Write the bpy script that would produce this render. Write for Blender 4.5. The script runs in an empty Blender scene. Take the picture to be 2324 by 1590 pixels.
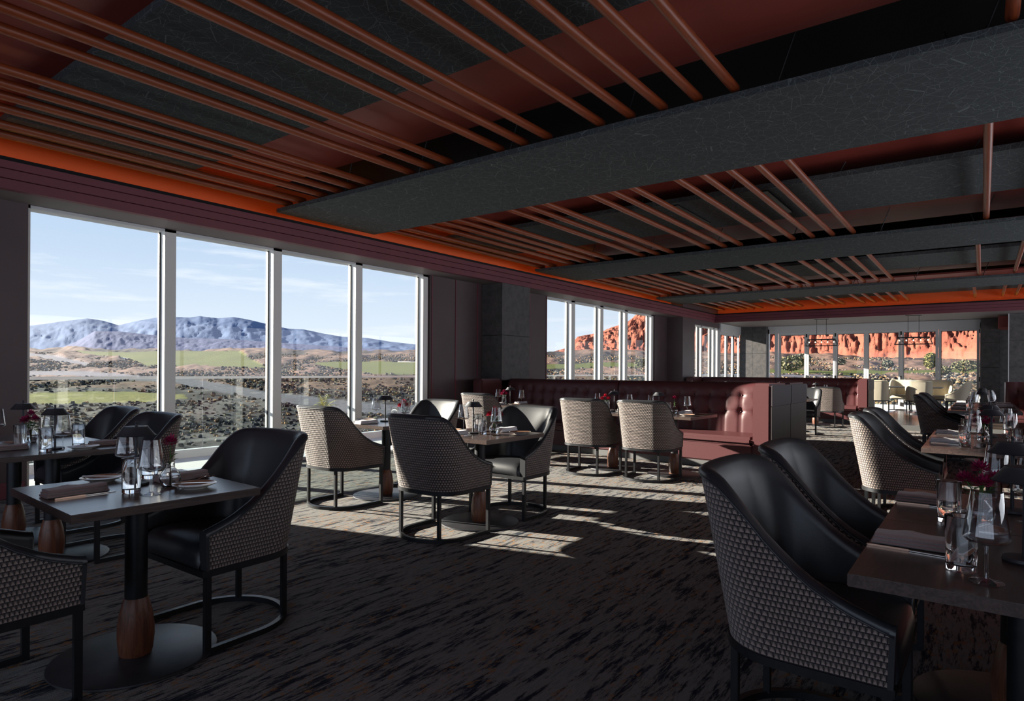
import bpy, bmesh, math, random
from mathutils import Vector, Matrix, noise
random.seed(7)
PI = math.pi
SC = bpy.context.scene
COL = SC.collection
# ------------------------------------------------------------------ camera
CH = 1.30                      # eye height
FPX, CXP, HYP = 1429.0, 1162.0, 840.907
ROLL = math.radians(0.32685); YAW = math.radians(36.7737)
cam_d = bpy.data.cameras.new('camera'); cam = bpy.data.objects.new('camera', cam_d); COL.objects.link(cam)
SC.camera = cam
cam.location = (0, 0, CH)
cam.rotation_mode = 'QUATERNION'
fw = Vector((-math.sin(YAW), math.cos(YAW), 0)); rt = Vector((math.cos(YAW), math.sin(YAW), 0)); up = Vector((0, 0, 1))
r2 = rt*math.cos(ROLL) + up*math.sin(ROLL); u2 = up*math.cos(ROLL) - rt*math.sin(ROLL)
cam.rotation_quaternion = Matrix((r2, u2, -fw)).transposed().to_quaternion()
cam_d.sensor_fit = 'HORIZONTAL'; cam_d.sensor_width = 36; cam_d.lens = FPX/2324*36
cam_d.shift_y = (HYP-795)/2324; cam_d.clip_start = .05; cam_d.clip_end = 30000
# ------------------------------------------------------------------ world (sky)
W = bpy.data.worlds.new('sky'); SC.world = W; W.use_nodes = True
nt = W.node_tree; nt.nodes.clear()
def N(nt, t, **k):
    n = nt.nodes.new(t)
    for a, b in k.items():
        if a.startswith('i_'): n.inputs[a[2:].replace('_', ' ')].default_value = b
        else: setattr(n, a, b)
    return n
tc = N(nt, 'ShaderNodeTexCoord'); sp = N(nt, 'ShaderNodeSeparateXYZ'); nt.links.new(tc.outputs['Generated'], sp.inputs[0])
ramp = N(nt, 'ShaderNodeValToRGB'); cr = ramp.color_ramp
cr.elements[0].position = 0.0; cr.elements[0].color = (.82, .85, .90, 1)
cr.elements[1].position = 1.0; cr.elements[1].color = (.10, .20, .46, 1)
for p, c in ((.06, (.70, .77, .87, 1)), (.16, (.53, .64, .80, 1)), (.30, (.38, .52, .75, 1))):
    e = cr.elements.new(p); e.color = c
nt.links.new(sp.outputs['Z'], ramp.inputs[0])
mp = N(nt, 'ShaderNodeMapping'); mp.inputs['Scale'].default_value = (1.6, 1.6, 16); nt.links.new(tc.outputs['Generated'], mp.inputs[0])
nz = N(nt, 'ShaderNodeTexNoise', i_Scale=2.6, i_Detail=7.0, i_Roughness=.62); nt.links.new(mp.outputs[0], nz.inputs[0])
cl = N(nt, 'ShaderNodeMapRange'); cl.inputs['From Min'].default_value = .50; cl.inputs['From Max'].default_value = .78; nt.links.new(nz.outputs[0], cl.inputs[0])
mx = N(nt, 'ShaderNodeMix', data_type='RGBA'); mx.inputs['B'].default_value = (.90, .91, .95, 1)
nt.links.new(cl.outputs[0], mx.inputs['Factor']); nt.links.new(ramp.outputs[0], mx.inputs['A'])
bg = N(nt, 'ShaderNodeBackground', i_Strength=1.0); nt.links.new(mx.outputs['Result'], bg.inputs[0])
wo = N(nt, 'ShaderNodeOutputWorld'); nt.links.new(bg.outputs[0], wo.inputs[0])
# ------------------------------------------------------------------ sun
sd = bpy.data.lights.new('sun', 'SUN'); so = bpy.data.objects.new('sun', sd); COL.objects.link(so)
sd.energy = 20.0; sd.angle = math.radians(.55); sd.color = (1.0, .90, .76)
SAZ, SEL = math.radians(15.6), math.radians(14.9)
tosun = Vector((-math.cos(SEL)*math.cos(SAZ), -math.cos(SEL)*math.sin(SAZ), math.sin(SEL)))
so.rotation_mode = 'QUATERNION'; so.rotation_quaternion = tosun.to_track_quat('Z', 'Y')
# ------------------------------------------------------------------ added fill lights at the back and right walls (outside the frame)
def area(name, loc, rot, sx, sy, power, col):
    d = bpy.data.lights.new(name, 'AREA'); d.shape = 'RECTANGLE'; d.size = sx; d.size_y = sy; d.energy = power; d.color = col
    o = bpy.data.objects.new(name, d); COL.objects.link(o); o.location = loc; o.rotation_euler = rot; return o
area('fill_back', (-1.8, -3.1, 1.55), (math.pi/2, 0, 0), 11, 2.4, 92, (.68, .80, 1))
area('fill_right', (4.1, 12.5, 1.6), (math.pi/2, 0, math.pi/2), 22, 2.2, 350, (.86, .91, 1))
# ------------------------------------------------------------------ exposure
SC.view_settings.view_transform = 'Standard'; SC.view_settings.look = 'None'
SC.view_settings.gamma = 1; SC.view_settings.use_curve_mapping = False
SC.view_settings.exposure = 0.42
SC.cycles.use_denoising = True; SC.cycles.max_bounces = 10; SC.cycles.transparent_max_bounces = 24
SC.cycles.transmission_bounces = 8; SC.cycles.sample_clamp_indirect = 6; SC.cycles.caustics_refractive = False; SC.cycles.caustics_reflective = False

# ================================================================== materials
def new_mat(name):
    m = bpy.data.materials.new(name); m.use_nodes = True
    nt = m.node_tree; b = nt.nodes['Principled BSDF']
    return m, nt, b
def setp(b, col=None, rough=None, metal=None, spec=None, coat=None, sheen=None):
    if col: b.inputs['Base Color'].default_value = (*col, 1)
    if rough is not None: b.inputs['Roughness'].default_value = rough
    if metal is not None: b.inputs['Metallic'].default_value = metal
    if spec is not None: b.inputs['Specular IOR Level'].default_value = spec
    if coat is not None: b.inputs['Coat Weight'].default_value = coat; b.inputs['Coat Roughness'].default_value = .15
    if sheen is not None: b.inputs['Sheen Weight'].default_value = sheen
def L(nt, a, b): nt.links.new(a, b)
def coords(nt, scale=(1, 1, 1), kind='Object', rot=(0, 0, 0)):
    tc = N(nt, 'ShaderNodeTexCoord'); mp = N(nt, 'ShaderNodeMapping')
    mp.inputs['Scale'].default_value = scale; mp.inputs['Rotation'].default_value = rot
    L(nt, tc.outputs[kind], mp.inputs[0]); return mp.outputs[0]
def world_coords(nt, scale=(1, 1, 1)):
    g = N(nt, 'ShaderNodeNewGeometry'); mp = N(nt, 'ShaderNodeMapping'); mp.inputs['Scale'].default_value = scale
    L(nt, g.outputs['Position'], mp.inputs[0]); return mp.outputs[0]
def rmp(nt, fac, stops):
    r = N(nt, 'ShaderNodeValToRGB'); e = r.color_ramp.elements
    e[0].position, e[0].color = stops[0][0], (*stops[0][1], 1); e[1].position, e[1].color = stops[-1][0], (*stops[-1][1], 1)
    for p, c in stops[1:-1]:
        x = e.new(p); x.color = (*c, 1)
    L(nt, fac, r.inputs[0]); return r.outputs[0]
def mixc(nt, fac, a, b):
    m = N(nt, 'ShaderNodeMix', data_type='RGBA')
    for s, v in (('Factor', fac), ('A', a), ('B', b)):
        if isinstance(v, (int, float)): m.inputs[s].default_value = v
        elif isinstance(v, tuple): m.inputs[s].default_value = (*v, 1)
        else: L(nt, v, m.inputs[s])
    return m.outputs['Result']
def math_(nt, op, a, b=0.0, c=None):
    m = N(nt, 'ShaderNodeMath', operation=op)
    for i, v in enumerate((a, b) if c is None else (a, b, c)):
        if isinstance(v, (int, float)): m.inputs[i].default_value = v
        else: L(nt, v, m.inputs[i])
    return m.outputs[0]
def bump(nt, b, h, s=.3, d=.01):
    bp = N(nt, 'ShaderNodeBump', i_Strength=s, i_Distance=d); L(nt, h, bp.inputs['Height']); L(nt, bp.outputs[0], b.inputs['Normal'])
def simple(name, col, rough=.5, metal=0, spec=.5, nscale=0, namp=.25, nstretch=(1, 1, 1), bs=0, **k):
    m, nt, b = new_mat(name); setp(b, col, rough, metal, spec, **k)
    if nscale:
        n = N(nt, 'ShaderNodeTexNoise', i_Scale=nscale, i_Detail=4.0); L(nt, coords(nt, nstretch), n.inputs[0])
        lo = tuple(c*(1-namp) for c in col); hi = tuple(min(1, c*(1+namp)) for c in col)
        L(nt, rmp(nt, n.outputs[0], ((.3, lo), (.7, hi))), b.inputs['Base Color'])
        if bs: bump(nt, b, n.outputs[0], bs, .004)
    return m
def emis(name, col, s):
    m, nt, b = new_mat(name); b.inputs['Emission Color'].default_value = (*col, 1); b.inputs['Emission Strength'].default_value = s; setp(b, (0, 0, 0)); return m
def wood(name, dark, light, rough, scale=8, axis=0, coat=0):
    m, nt, b = new_mat(name); setp(b, dark, rough, coat=coat)
    st = [60, 60, 60]; st[axis] = 4
    n = N(nt, 'ShaderNodeTexNoise', i_Scale=scale/8, i_Detail=6.0, i_Roughness=.6, i_Distortion=1.2); L(nt, coords(nt, tuple(st)), n.inputs[0])
    L(nt, rmp(nt, n.outputs[0], ((.3, dark), (.62, light), (.8, dark))), b.inputs['Base Color'])
    bump(nt, b, n.outputs[0], .18, .003); return m
def pane_mat(name, tint, refl=1.0):
    m, nt, b = new_mat(name); nt.nodes.remove(b)
    tr = N(nt, 'ShaderNodeBsdfTransparent'); tr.inputs[0].default_value = (*tint, 1)
    gl = N(nt, 'ShaderNodeBsdfGlossy', i_Roughness=.0); fr = N(nt, 'ShaderNodeFresnel', i_IOR=1.5)
    ge = N(nt, 'ShaderNodeNewGeometry'); mm = math_(nt, 'MULTIPLY', math_(nt, 'MULTIPLY', fr.outputs[0], refl), math_(nt, 'SUBTRACT', 1.0, ge.outputs['Backfacing'])); ms = N(nt, 'ShaderNodeMixShader')
    L(nt, mm, ms.inputs[0]); L(nt, tr.outputs[0], ms.inputs[1]); L(nt, gl.outputs[0], ms.inputs[2])
    L(nt, ms.outputs[0], nt.nodes['Material Output'].inputs[0]); return m
M = {}
M['leather'] = simple('navy_black_leather', (.025, .027, .032), .40, spec=.6, nscale=260, namp=.12, bs=.10)
M['leather_grey'] = simple('grey_leather', (.30, .31, .32), .38, nscale=200, namp=.08, bs=.08)
M['cream'] = simple('cream_leather', (.62, .55, .42), .5, nscale=200, namp=.06, bs=.08)
M['red'] = simple('oxblood_leather', (.088, .026, .029), .46, spec=.35, nscale=150, namp=.12, bs=.10)
M['metal'] = simple('charcoal_metal', (.035, .036, .040), .42, metal=.75, nscale=30, namp=.12)
M['base'] = simple('dark_base_plate', (.055, .055, .062), .45, metal=.6, nscale=8, namp=.2)
M['steel'] = simple('cutlery_steel', (.62, .58, .55), .16, metal=1.0)
M['copper'] = simple('cutlery_copper', (.50, .33, .25), .25, metal=1.0)
M['top'] = wood('dark_table_oak', (.036, .025, .023), (.088, .060, .052), .28, axis=1, coat=.25)
M['foot'] = wood('walnut', (.065, .021, .011), (.19, .066, .032), .38, axis=2)
M['napkin'] = simple('rose_grey_linen', (.30, .21, .20), .85, nscale=400, namp=.12, bs=.2, sheen=.3)
M['napkin_w'] = simple('pale_linen', (.78, .75, .77), .85, nscale=400, namp=.08, bs=.2)
M['plate'] = simple('glazed_plate', (.42, .24, .15), .22, nscale=18, namp=.5)
M['plate_w'] = simple('plate_rim', (.70, .66, .62), .22)
M['shade'] = simple('lamp_black', (.045, .047, .055), .5, metal=.4)
M['flower'] = simple('burgundy_petal', (.32, .014, .085), .6, nscale=60, namp=.5)
M['flower_r'] = simple('crimson_petal', (.50, .012, .05), .6, nscale=60, namp=.4)
M['leaf'] = simple('leaf_green', (.07, .16, .035), .55, nscale=40, namp=.4)
M['pipe'] = wood('orange_brown_pole', (.16, .029, .008), (.27, .054, .013), .42, axis=1)
M['redceil'] = simple('red_brown_ceiling', (.32, .060, .045), .5, nscale=1.2, namp=.12)
M['plum'] = simple('plum_band_leather', (.04, .030, .036), .6)
M['black'] = simple('black_plenum', (.008, .008, .010), .9)
M['orange'] = simple('orange_cove_paint', (.52, .11, .025), .6)
M['fascia'] = simple('plum_paint', (.165, .040, .056), .5, nscale=1.5, namp=.1)
M['darkwall'] = simple('dark_plum_panel', (.085, .055, .060), .5, nscale=2, namp=.12)
M['soff'] = simple('grey_soffit', (.17, .14, .14), .6)
M['alu'] = simple('pale_aluminium', (.64, .65, .67), .38)
M['aluw'] = simple('white_mullion', (.74, .73, .72), .45)
M['gasket'] = simple('gasket_black', (.02, .02, .02), .6)
M['bronze'] = simple('brushed_dark_bronze', (.055, .048, .048), .48, metal=.7, nscale=60, namp=.3, nstretch=(1, 1, .02))
M['plinth'] = simple('grey_plinth', (.10, .10, .10), .6)
M['concrete'] = simple('deck_concrete', (.50, .49, .47), .8, nscale=6, namp=.08)
M['bulb'] = emis('warm_bulb', (1, .72, .42), 5)
M['led'] = emis('amber_led', (1, .36, .05), 6.0)
M['pane'] = pane_mat('window_glass', (.93, .95, .955), 1.0)
M['railglass'] = pane_mat('balcony_glass', (.82, .87, .86), 1.2)
m, nt, b = new_mat('drinking_glass'); setp(b, (1, 1, 1), 0.0); b.inputs['Transmission Weight'].default_value = 1; b.inputs['IOR'].default_value = 1.48; M['glass'] = m
m, nt, b = new_mat('vase_water'); setp(b, (.9, .95, 1), 0.0); b.inputs['Transmission Weight'].default_value = 1; b.inputs['IOR'].default_value = 1.33; M['water'] = m
m, nt, b = new_mat('fine_stemware_glass'); nt.nodes.remove(b)
tr = N(nt, 'ShaderNodeBsdfTransparent'); tr.inputs[0].default_value = (.95, .96, .97, 1); gl = N(nt, 'ShaderNodeBsdfGlossy', i_Roughness=.02); lw = N(nt, 'ShaderNodeLayerWeight', i_Blend=.5)
ff = math_(nt, 'ADD', math_(nt, 'MULTIPLY', math_(nt, 'POWER', lw.outputs['Facing'], 2.2), .95), .09); ms = N(nt, 'ShaderNodeMixShader')
L(nt, ff, ms.inputs[0]); L(nt, tr.outputs[0], ms.inputs[1]); L(nt, gl.outputs[0], ms.inputs[2]); L(nt, ms.outputs[0], nt.nodes['Material Output'].inputs[0]); M['stemglass'] = m
# stone of the piers
m, nt, b = new_mat('dark_stone'); n = N(nt, 'ShaderNodeTexNoise', i_Scale=9.0, i_Detail=8.0, i_Roughness=.7); L(nt, coords(nt), n.inputs[0])
L(nt, rmp(nt, n.outputs[0], ((.3, (.045, .043, .046)), (.7, (.11, .10, .10)))), b.inputs['Base Color']); setp(b, rough=.6); bump(nt, b, n.outputs[0], .25, .01); M['stone'] = m
# carpet: streaks run along +Y
m, nt, b = new_mat('carpet'); setp(b, rough=.95, spec=.1)
def ns(sc, scale, det=5.0, ro=.6, di=0.0):
    x = N(nt, 'ShaderNodeTexNoise', i_Scale=scale, i_Detail=det, i_Roughness=ro, i_Distortion=di); L(nt, world_coords(nt, sc), x.inputs[0]); return x.outputs[0]
a1 = ns((15, 1.9, 1), 1.5, 9.0, .72, .12); a2 = ns((48, 7, 1), 1.8, 6.0, .8); a3 = ns((1.0, .45, 1), 1.1, 3.0)
mixv = math_(nt, 'ADD', math_(nt, 'MULTIPLY', a1, .62), math_(nt, 'ADD', math_(nt, 'MULTIPLY', a2, .28), math_(nt, 'MULTIPLY', a3, .10)))
c1 = rmp(nt, mixv, ((.415, (.018, .024, .038)), (.462, (.055, .063, .080)), (.482, (.25, .23, .215)), (.53, (.345, .33, .31)), (.60, (.19, .22, .235))))
g1 = math_(nt, 'GREATER_THAN', ns((16, 6, 1), 2.3, 5.0, .75), .575)
g2 = math_(nt, 'GREATER_THAN', ns((1.4, .6, 1), 1.7, 2.0), .50)
c2 = mixc(nt, math_(nt, 'MULTIPLY', math_(nt, 'MULTIPLY', g1, g2), .85), c1, (.46, .22, .075))
pile = ns((1, 1, 1), 260, 2.0); c3 = mixc(nt, math_(nt, 'MULTIPLY', pile, .40), c2, (.03, .032, .04))
L(nt, c3, b.inputs['Base Color'])
bump(nt, b, math_(nt, 'ADD', pile, math_(nt, 'MULTIPLY', a2, 1.5)), .7, .012); M['carpet'] = m
# pyramid weave on the chair shells (uv in metres)
def weave(name, lo, hi, cell=.021):
    m, nt, b = new_mat(name); setp(b, rough=.75, spec=.3, sheen=.2)
    uv = N(nt, 'ShaderNodeUVMap'); s = N(nt, 'ShaderNodeSeparateXYZ'); L(nt, uv.outputs[0], s.inputs[0])
    u = math_(nt, 'DIVIDE', s.outputs[0], cell); v = math_(nt, 'DIVIDE', s.outputs[1], cell*.9)
    row = math_(nt, 'MODULO', math_(nt, 'FLOOR', v), 2.0)
    u = math_(nt, 'ADD', u, math_(nt, 'MULTIPLY', row, .5))
    fu = math_(nt, 'FRACT', u); fv = math_(nt, 'FRACT', v)
    au = math_(nt, 'ABSOLUTE', math_(nt, 'SUBTRACT', fu, .5)); av = math_(nt, 'ABSOLUTE', math_(nt, 'SUBTRACT', fv, .5))
    py = math_(nt, 'SUBTRACT', 1.0, math_(nt, 'MULTIPLY', math_(nt, 'MAXIMUM', au, av), 2.0))
    tri = math_(nt, 'GREATER_THAN', math_(nt, 'ADD', math_(nt, 'MULTIPLY', au, 1.9), fv), .92)
    gap = math_(nt, 'LESS_THAN', py, .20)
    mid = tuple(h*.36+l*.4 for h, l in zip(hi, lo))
    L(nt, mixc(nt, gap, mixc(nt, tri, hi, mid), lo), b.inputs['Base Color']); bump(nt, b, py, .9, .007); return m
M['weave'] = weave('houndstooth_weave', (.018, .016, .020), (.30, .232, .205), .0205)
M['weave_cream'] = weave('cream_cloth', (.50, .44, .34), (.64, .57, .44), .012)
# acoustic board: thin pale lines scratched over charcoal felt
m, nt, b = new_mat('acoustic_felt'); setp(b, rough=.9, spec=.2)
def vor(sc, rot):
    tc = N(nt, 'ShaderNodeTexCoord'); mp = N(nt, 'ShaderNodeMapping'); mp.inputs['Rotation'].default_value = (0, 0, rot); L(nt, tc.outputs['Object'], mp.inputs[0])
    v = N(nt, 'ShaderNodeTexVoronoi', feature='DISTANCE_TO_EDGE', i_Scale=sc); L(nt, mp.outputs[0], v.inputs[0]); return v.outputs['Distance']
l1 = math_(nt, 'LESS_THAN', vor(7.0, 0), .0085); l2 = math_(nt, 'LESS_THAN', vor(12.0, .7), .010)
fl = N(nt, 'ShaderNodeTexNoise', i_Scale=160.0, i_Detail=3.0); L(nt, coords(nt), fl.inputs[0])
felt = rmp(nt, fl.outputs[0], ((.3, (.036, .042, .045)), (.7, (.090, .100, .106))))
L(nt, mixc(nt, math_(nt, 'MULTIPLY', math_(nt, 'MAXIMUM', l1, l2), .42), felt, (.27, .31, .31)), b.inputs['Base Color'])
bump(nt, b, fl.outputs[0], .3, .003); M['felt'] = m
M['floorwood'] = wood('dark_floor_oak', (.05, .035, .028), (.12, .085, .065), .24, axis=0, coat=.3)

# ================================================================== mesh helpers
class MB:
    def __init__(s): s.v = []; s.f = []; s.uv = []; s.mi = []; s.cur = 0
    def face(s, idx, uv=None): s.f.append(idx); s.uv.append(uv); s.mi.append(s.cur)
    def box(s, c, d, rz=0, top=None):
        x, y, z = d[0]/2, d[1]/2, d[2]/2; n = len(s.v); ca, sa = math.cos(rz), math.sin(rz)
        tx, ty = top if top else (1, 1)
        for k in (-1, 1):
            for (i, j) in ((-1, -1), (1, -1), (1, 1), (-1, 1)):
                px, py = i*x*(tx if k > 0 else 1), j*y*(ty if k > 0 else 1)
                s.v.append((c[0]+px*ca-py*sa, c[1]+px*sa+py*ca, c[2]+k*z))
        for q in ((3, 2, 1, 0), (4, 5, 6, 7), (0, 1, 5, 4), (1, 2, 6, 5), (2, 3, 7, 6), (3, 0, 4, 7)): s.face([n+i for i in q])
        return s
    def bb(s, x0, x1, y0, y1, z0, z1): return s.box(((x0+x1)/2, (y0+y1)/2, (z0+z1)/2), (x1-x0, y1-y0, z1-z0))
    def lathe(s, prof, n=24, c=(0, 0, 0), rot=None):
        base = len(s.v); k = len(prof)
        for i in range(n):
            a = 2*PI*i/n
            for (r, z) in prof:
                p = Vector((r*math.cos(a), r*math.sin(a), z))
                if rot: p = rot @ p
                s.v.append((c[0]+p.x, c[1]+p.y, c[2]+p.z))
        for i in range(n):
            j = (i+1) % n
            for q in range(k-1): s.face([base+i*k+q, base+j*k+q, base+j*k+q+1, base+i*k+q+1])
        return s
    def tube(s, pts, r, n=10, closed=False, caps=True, sq=None):
        pts = [Vector(p) for p in pts]; m = len(pts); base = len(s.v)
        rr = r if isinstance(r, (list, tuple)) else [r]*m
        for i, p in enumerate(pts):
            a = pts[(i-1) % m] if (closed or i > 0) else p; b = pts[(i+1) % m] if (closed or i < m-1) else p
            t = (b-a).normalized(); ref = Vector((0, 0, 1)) if abs(t.z) < .95 else Vector((0, 1, 0))
            x = t.cross(ref).normalized(); y = x.cross(t).normalized()
            if sq:   # rectangular section half-sizes (across, vertical), mitred
                d1 = (p-a).normalized() if (p-a).length > 1e-9 else t; cosm = max(.5, d1.dot(t))
                for (u, w) in ((-1, -1), (1, -1), (1, 1), (-1, 1)): q = p + x*u*sq[0]/cosm + y*w*sq[1]; s.v.append(tuple(q))
            else:
                for j in range(n):
                    an = 2*PI*j/n; q = p + (x*math.cos(an)+y*math.sin(an))*rr[i]; s.v.append(tuple(q))
        if sq: n = 4
        for i in range(m if closed else m-1):
            k = (i+1) % m
            for j in range(n):
                l = (j+1) % n; s.face([base+i*n+j, base+i*n+l, base+k*n+l, base+k*n+j])
        if caps and not closed:
            s.face([base+j for j in range(n)][::-1]); s.face([base+(m-1)*n+j for j in range(n)])
        return s
    def grid(s, rows, close_u=False, flip=False, uvf=None):
        nr, nc = len(rows), len(rows[0]); base = len(s.v)
        for r in rows:
            for p in r: s.v.append(tuple(p))
        for i in range(nr-1):
            for j in range(nc-1 if not close_u else nc):
                k = (j+1) % nc
                q = [base+i*nc+j, base+i*nc+k, base+(i+1)*nc+k, base+(i+1)*nc+j]; w = [(i, j), (i, k), (i+1, k), (i+1, j)]
                if flip: q.reverse(); w.reverse()
                s.face(q, [uvf(*t) for t in w] if uvf else None)
        return s
    def prism(s, poly, z0, z1):
        n = len(poly); b = len(s.v)
        for z in (z0, z1):
            for p in poly: s.v.append((p[0], p[1], z))
        s.face([b+i for i in range(n)][::-1]); s.face([b+n+i for i in range(n)])
        for i in range(n): j = (i+1) % n; s.face([b+i, b+j, b+n+j, b+n+i])
        return s
    def build(s, name, mats, parent=None, smooth=False, bevel=0, loc=None, kind=None, rz=0):
        me = bpy.data.meshes.new(name); me.from_pydata(s.v, [], s.f)
        if not isinstance(mats, (list, tuple)): mats = [mats]
        for m in mats: me.materials.append(M[m] if isinstance(m, str) else m)
        if any(s.uv):
            ul = me.uv_layers.new(name='UVMap'); k = 0
            for f, u in zip(s.f, s.uv):
                for i in range(len(f)):
                    if u: ul.data[k].uv = u[i]
                    k += 1
        if len(mats) > 1: me.polygons.foreach_set('material_index', s.mi)
        if bevel:
            bm = bmesh.new(); bm.from_mesh(me); bmesh.ops.bevel(bm, geom=bm.edges[:], offset=bevel, segments=2, affect='EDGES', clamp_overlap=True)
            bm.to_mesh(me); bm.free()
        if smooth:
            me.polygons.foreach_set('use_smooth', [True]*len(me.polygons))
            if smooth != 1: me.set_sharp_from_angle(angle=math.radians(smooth))
        me.update()
        o = bpy.data.objects.new(name, me); COL.objects.link(o)
        if parent: o.parent = parent
        if loc: o.location = loc
        if rz: o.rotation_euler.z = rz
        if kind: o['kind'] = kind
        return o
def tag(o, label, cat, group=None, kind=None):
    o['label'] = label; o['category'] = cat
    if group: o['group'] = group
    if kind: o['kind'] = kind
    return o
def thing(name, label, cat, loc=(0, 0, 0), rz=0, group=None):
    o = bpy.data.objects.new(name, None); COL.objects.link(o); o.location = loc; o.rotation_euler.z = rz
    o.empty_display_size = .1; return tag(o, label, cat, group)
def copy_tree(o, parent=None):
    c = o.copy(); COL.objects.link(c); c.parent = parent
    for ch in list(o.children): copy_tree(ch, c)
    return c
def dup(proto, loc, rz, label, group=None, first=[]):
    if proto not in first: first.append(proto); o = proto
    else: o = copy_tree(proto)
    o.location = loc; o.rotation_euler.z = rz; o['label'] = label
    if group: o['group'] = group
    elif 'group' in o: del o['group']
    return o
def frange(a, b, n): return [a+(b-a)*i/(n-1) for i in range(n)]

# ================================================================== setting
XW = -7.75; HEAD = 2.96; YE = 24.2; XJ = -7.25; CFX = -7.225; CFY = 21.05; XR = 4.2; YB = -3.2
# carpet floor
MB().bb(-7.9, XR, YB, 24.4, -.12, 0).build('floor', 'carpet', kind='structure')
# raised timber floor in the bay at the far end, laid board by board
pf = MB().bb(-2.2, XR-.02, 16.72, 24.3, .002, .105).build('floor', 'floorwood', kind='structure')
y = 16.72; i = 0
while y < 24.15:
    for (x0, x1) in (((-2.2, .4), (.404, XR-.02)) if i % 2 else ((-2.2, -.9), (-.896, 2.0), (2.004, XR-.02))):
        MB().bb(x0, x1, y+.002, y+.176, .105, .12).build('plank', 'floorwood', pf)
    y += .18; i += 1
MB().bb(-2.215, XR-.02, 16.70, 16.722, .0, .122).build('trim_1', 'plinth', kind='structure')
# walls
w = MB(); w.bb(XW-.25, XW, YB, 2.17, 0, 4.19); w.bb(XW-.25, XW, 7.97, 11.66, 0, 4.19); w.bb(XW-.25, XW, 17.40, 18.3, 0, 4.19)
w.bb(XW-.25, XW, 2.17, 17.40, HEAD, 4.19); w.bb(XW-.25, XJ, 18.3, 19.28, 0, 4.19); w.bb(XJ-.25, XJ, 19.28, YE+.2, 2.80, 4.19)
w.build('wall_left', 'darkwall', kind='structure')
w = MB(); w.bb(XJ-.25, XR+.2, YE, YE+.2, 2.86, 4.19); w.bb(-.05, XR+.2, YE, YE+.2, 0, 2.86); w.build('wall_end', 'stone', kind='structure')
MB().bb(XR, XR+.2, YB, YE+.2, 0, 4.19).build('wall_right', 'darkwall', kind='structure')
MB().bb(XW-.25, XR+.2, YB-.2, YB, 0, 4.19).build('wall_back', 'darkwall', kind='structure')
MB().bb(XW, XW+.015, YB, 2.15, 0, .16).build('baseboard_left', 'fascia', kind='structure')
# panel seams on the dark wall between the windows
t = MB()
for yy in (8.0, 8.62, 9.24): t.bb(XW, XW+.012, yy, yy+.02, 0, HEAD)
for yy in (10.31, 10.98, 11.62): t.bb(XW, XW+.012, yy, yy+.02, 0, HEAD)
t.build('trim_2', 'fascia', kind='structure')
# stone clad piers
def pier(x0, x1, y0, y1, z1, nm, rows=3):
    core = MB().bb(x0, x1-.02, y0+.02, y1-.02, 0, z1).build(nm, 'black', kind='structure')
    zz = frange(0, z1, rows+1)
    for i in range(rows):
        MB().bb(x1-.02, x1, y0, y1, zz[i]+.004, zz[i+1]-.004).build('stone_panel', 'stone', core)
        nx = max(1, round((x1-x0)/.55))
        for k in range(nx):
            a, b_ = x0+(x1-x0-.02)*k/nx, x0+(x1-x0-.02)*(k+1)/nx
            MB().bb(a+.003, b_-.003, y0, y0+.02, zz[i]+.004, zz[i+1]-.004).build('stone_panel', 'stone', core)
    return core
pier(XW+.002, -7.25, 9.38, 10.29, HEAD, 'trim_3')
pier(XJ+.002, -6.30, YE-.35, YE-.01, HEAD, 'trim_4')
pier(-.05, .42, YE-.5, YE-.01, HEAD, 'trim_5', 4)
pier(.58, 1.5, 22.2, 22.75, HEAD, 'trim_6', 4)
MB().bb(.565, .585, 22.19, 22.21, 0, HEAD).build('trim_16', 'alu', kind='structure')
# ceiling: black plenum, red boards between the felt boards
MB().bb(XW-.25, XR+.2, YB-.2, YE+.2, 4.05, 4.2).build('ceiling', 'black', kind='structure')
for (a, b_) in ((YB, 1.95), (3.55, 4.78), (6.45, 8.45), (9.75, 11.75), (12.6, 14.4), (15.75, 17.8), (18.6, 19.85), (20.8, CFY+.5)):
    MB().bb(-7.60, XR, a, b_, 3.72, 3.76).build('ceiling_panel', 'redceil', kind='structure')
# soffit, stepped fascia and amber cove along the window wall and across the far end
s_ = MB(); s_.bb(XW, CFX-.06, YB, YE, HEAD, HEAD+.03); s_.bb(CFX-.06, XR, CFY+.10, YE, HEAD, HEAD+.03); s_.build('trim_7', 'soff', kind='structure')
for k, (z0, z1) in enumerate(((2.955, 3.045), (3.050, 3.13), (3.135, 3.205))):
    o = .022*k; f_ = MB(); f_.bb(CFX-.08, CFX+o, YB, CFY+.06, z0, z1); f_.bb(CFX+o, XR, CFY-o, CFY+.12, z0, z1)
    f_.build('trim_%d' % (8+k), 'fascia', kind='structure')
f_ = MB(); f_.bb(-7.62, CFX+.02, YB, CFY+.36, 3.205, 3.225); f_.bb(CFX+.02, XR, CFY-.02, CFY+.36, 3.205, 3.225)
f_.bb(CFX+.005, CFX+.022, YB, CFY-.02, 3.225, 3.245); f_.bb(CFX+.02, XR, CFY-.02, CFY-.003, 3.225, 3.245)
f_.build('trim_11', 'black', kind='structure')
f_ = MB(); f_.bb(-7.66, -7.62, YB, CFY+.40, 3.205, 3.76); f_.bb(-7.66, XR, CFY+.36, CFY+.40, 3.205, 3.76); f_.build('trim_12', 'orange', kind='structure')
t_ = MB(); t_.bb(-7.45, -7.43, YB+.1, CFY+.1, 3.226, 3.236); t_.bb(-7.43, XR-.1, CFY+.16, CFY+.18, 3.226, 3.236)
tag(t_.build('led_strip', 'led'), 'amber LED strip glowing in the cove above the stepped plum fascia', 'light strip')

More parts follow.
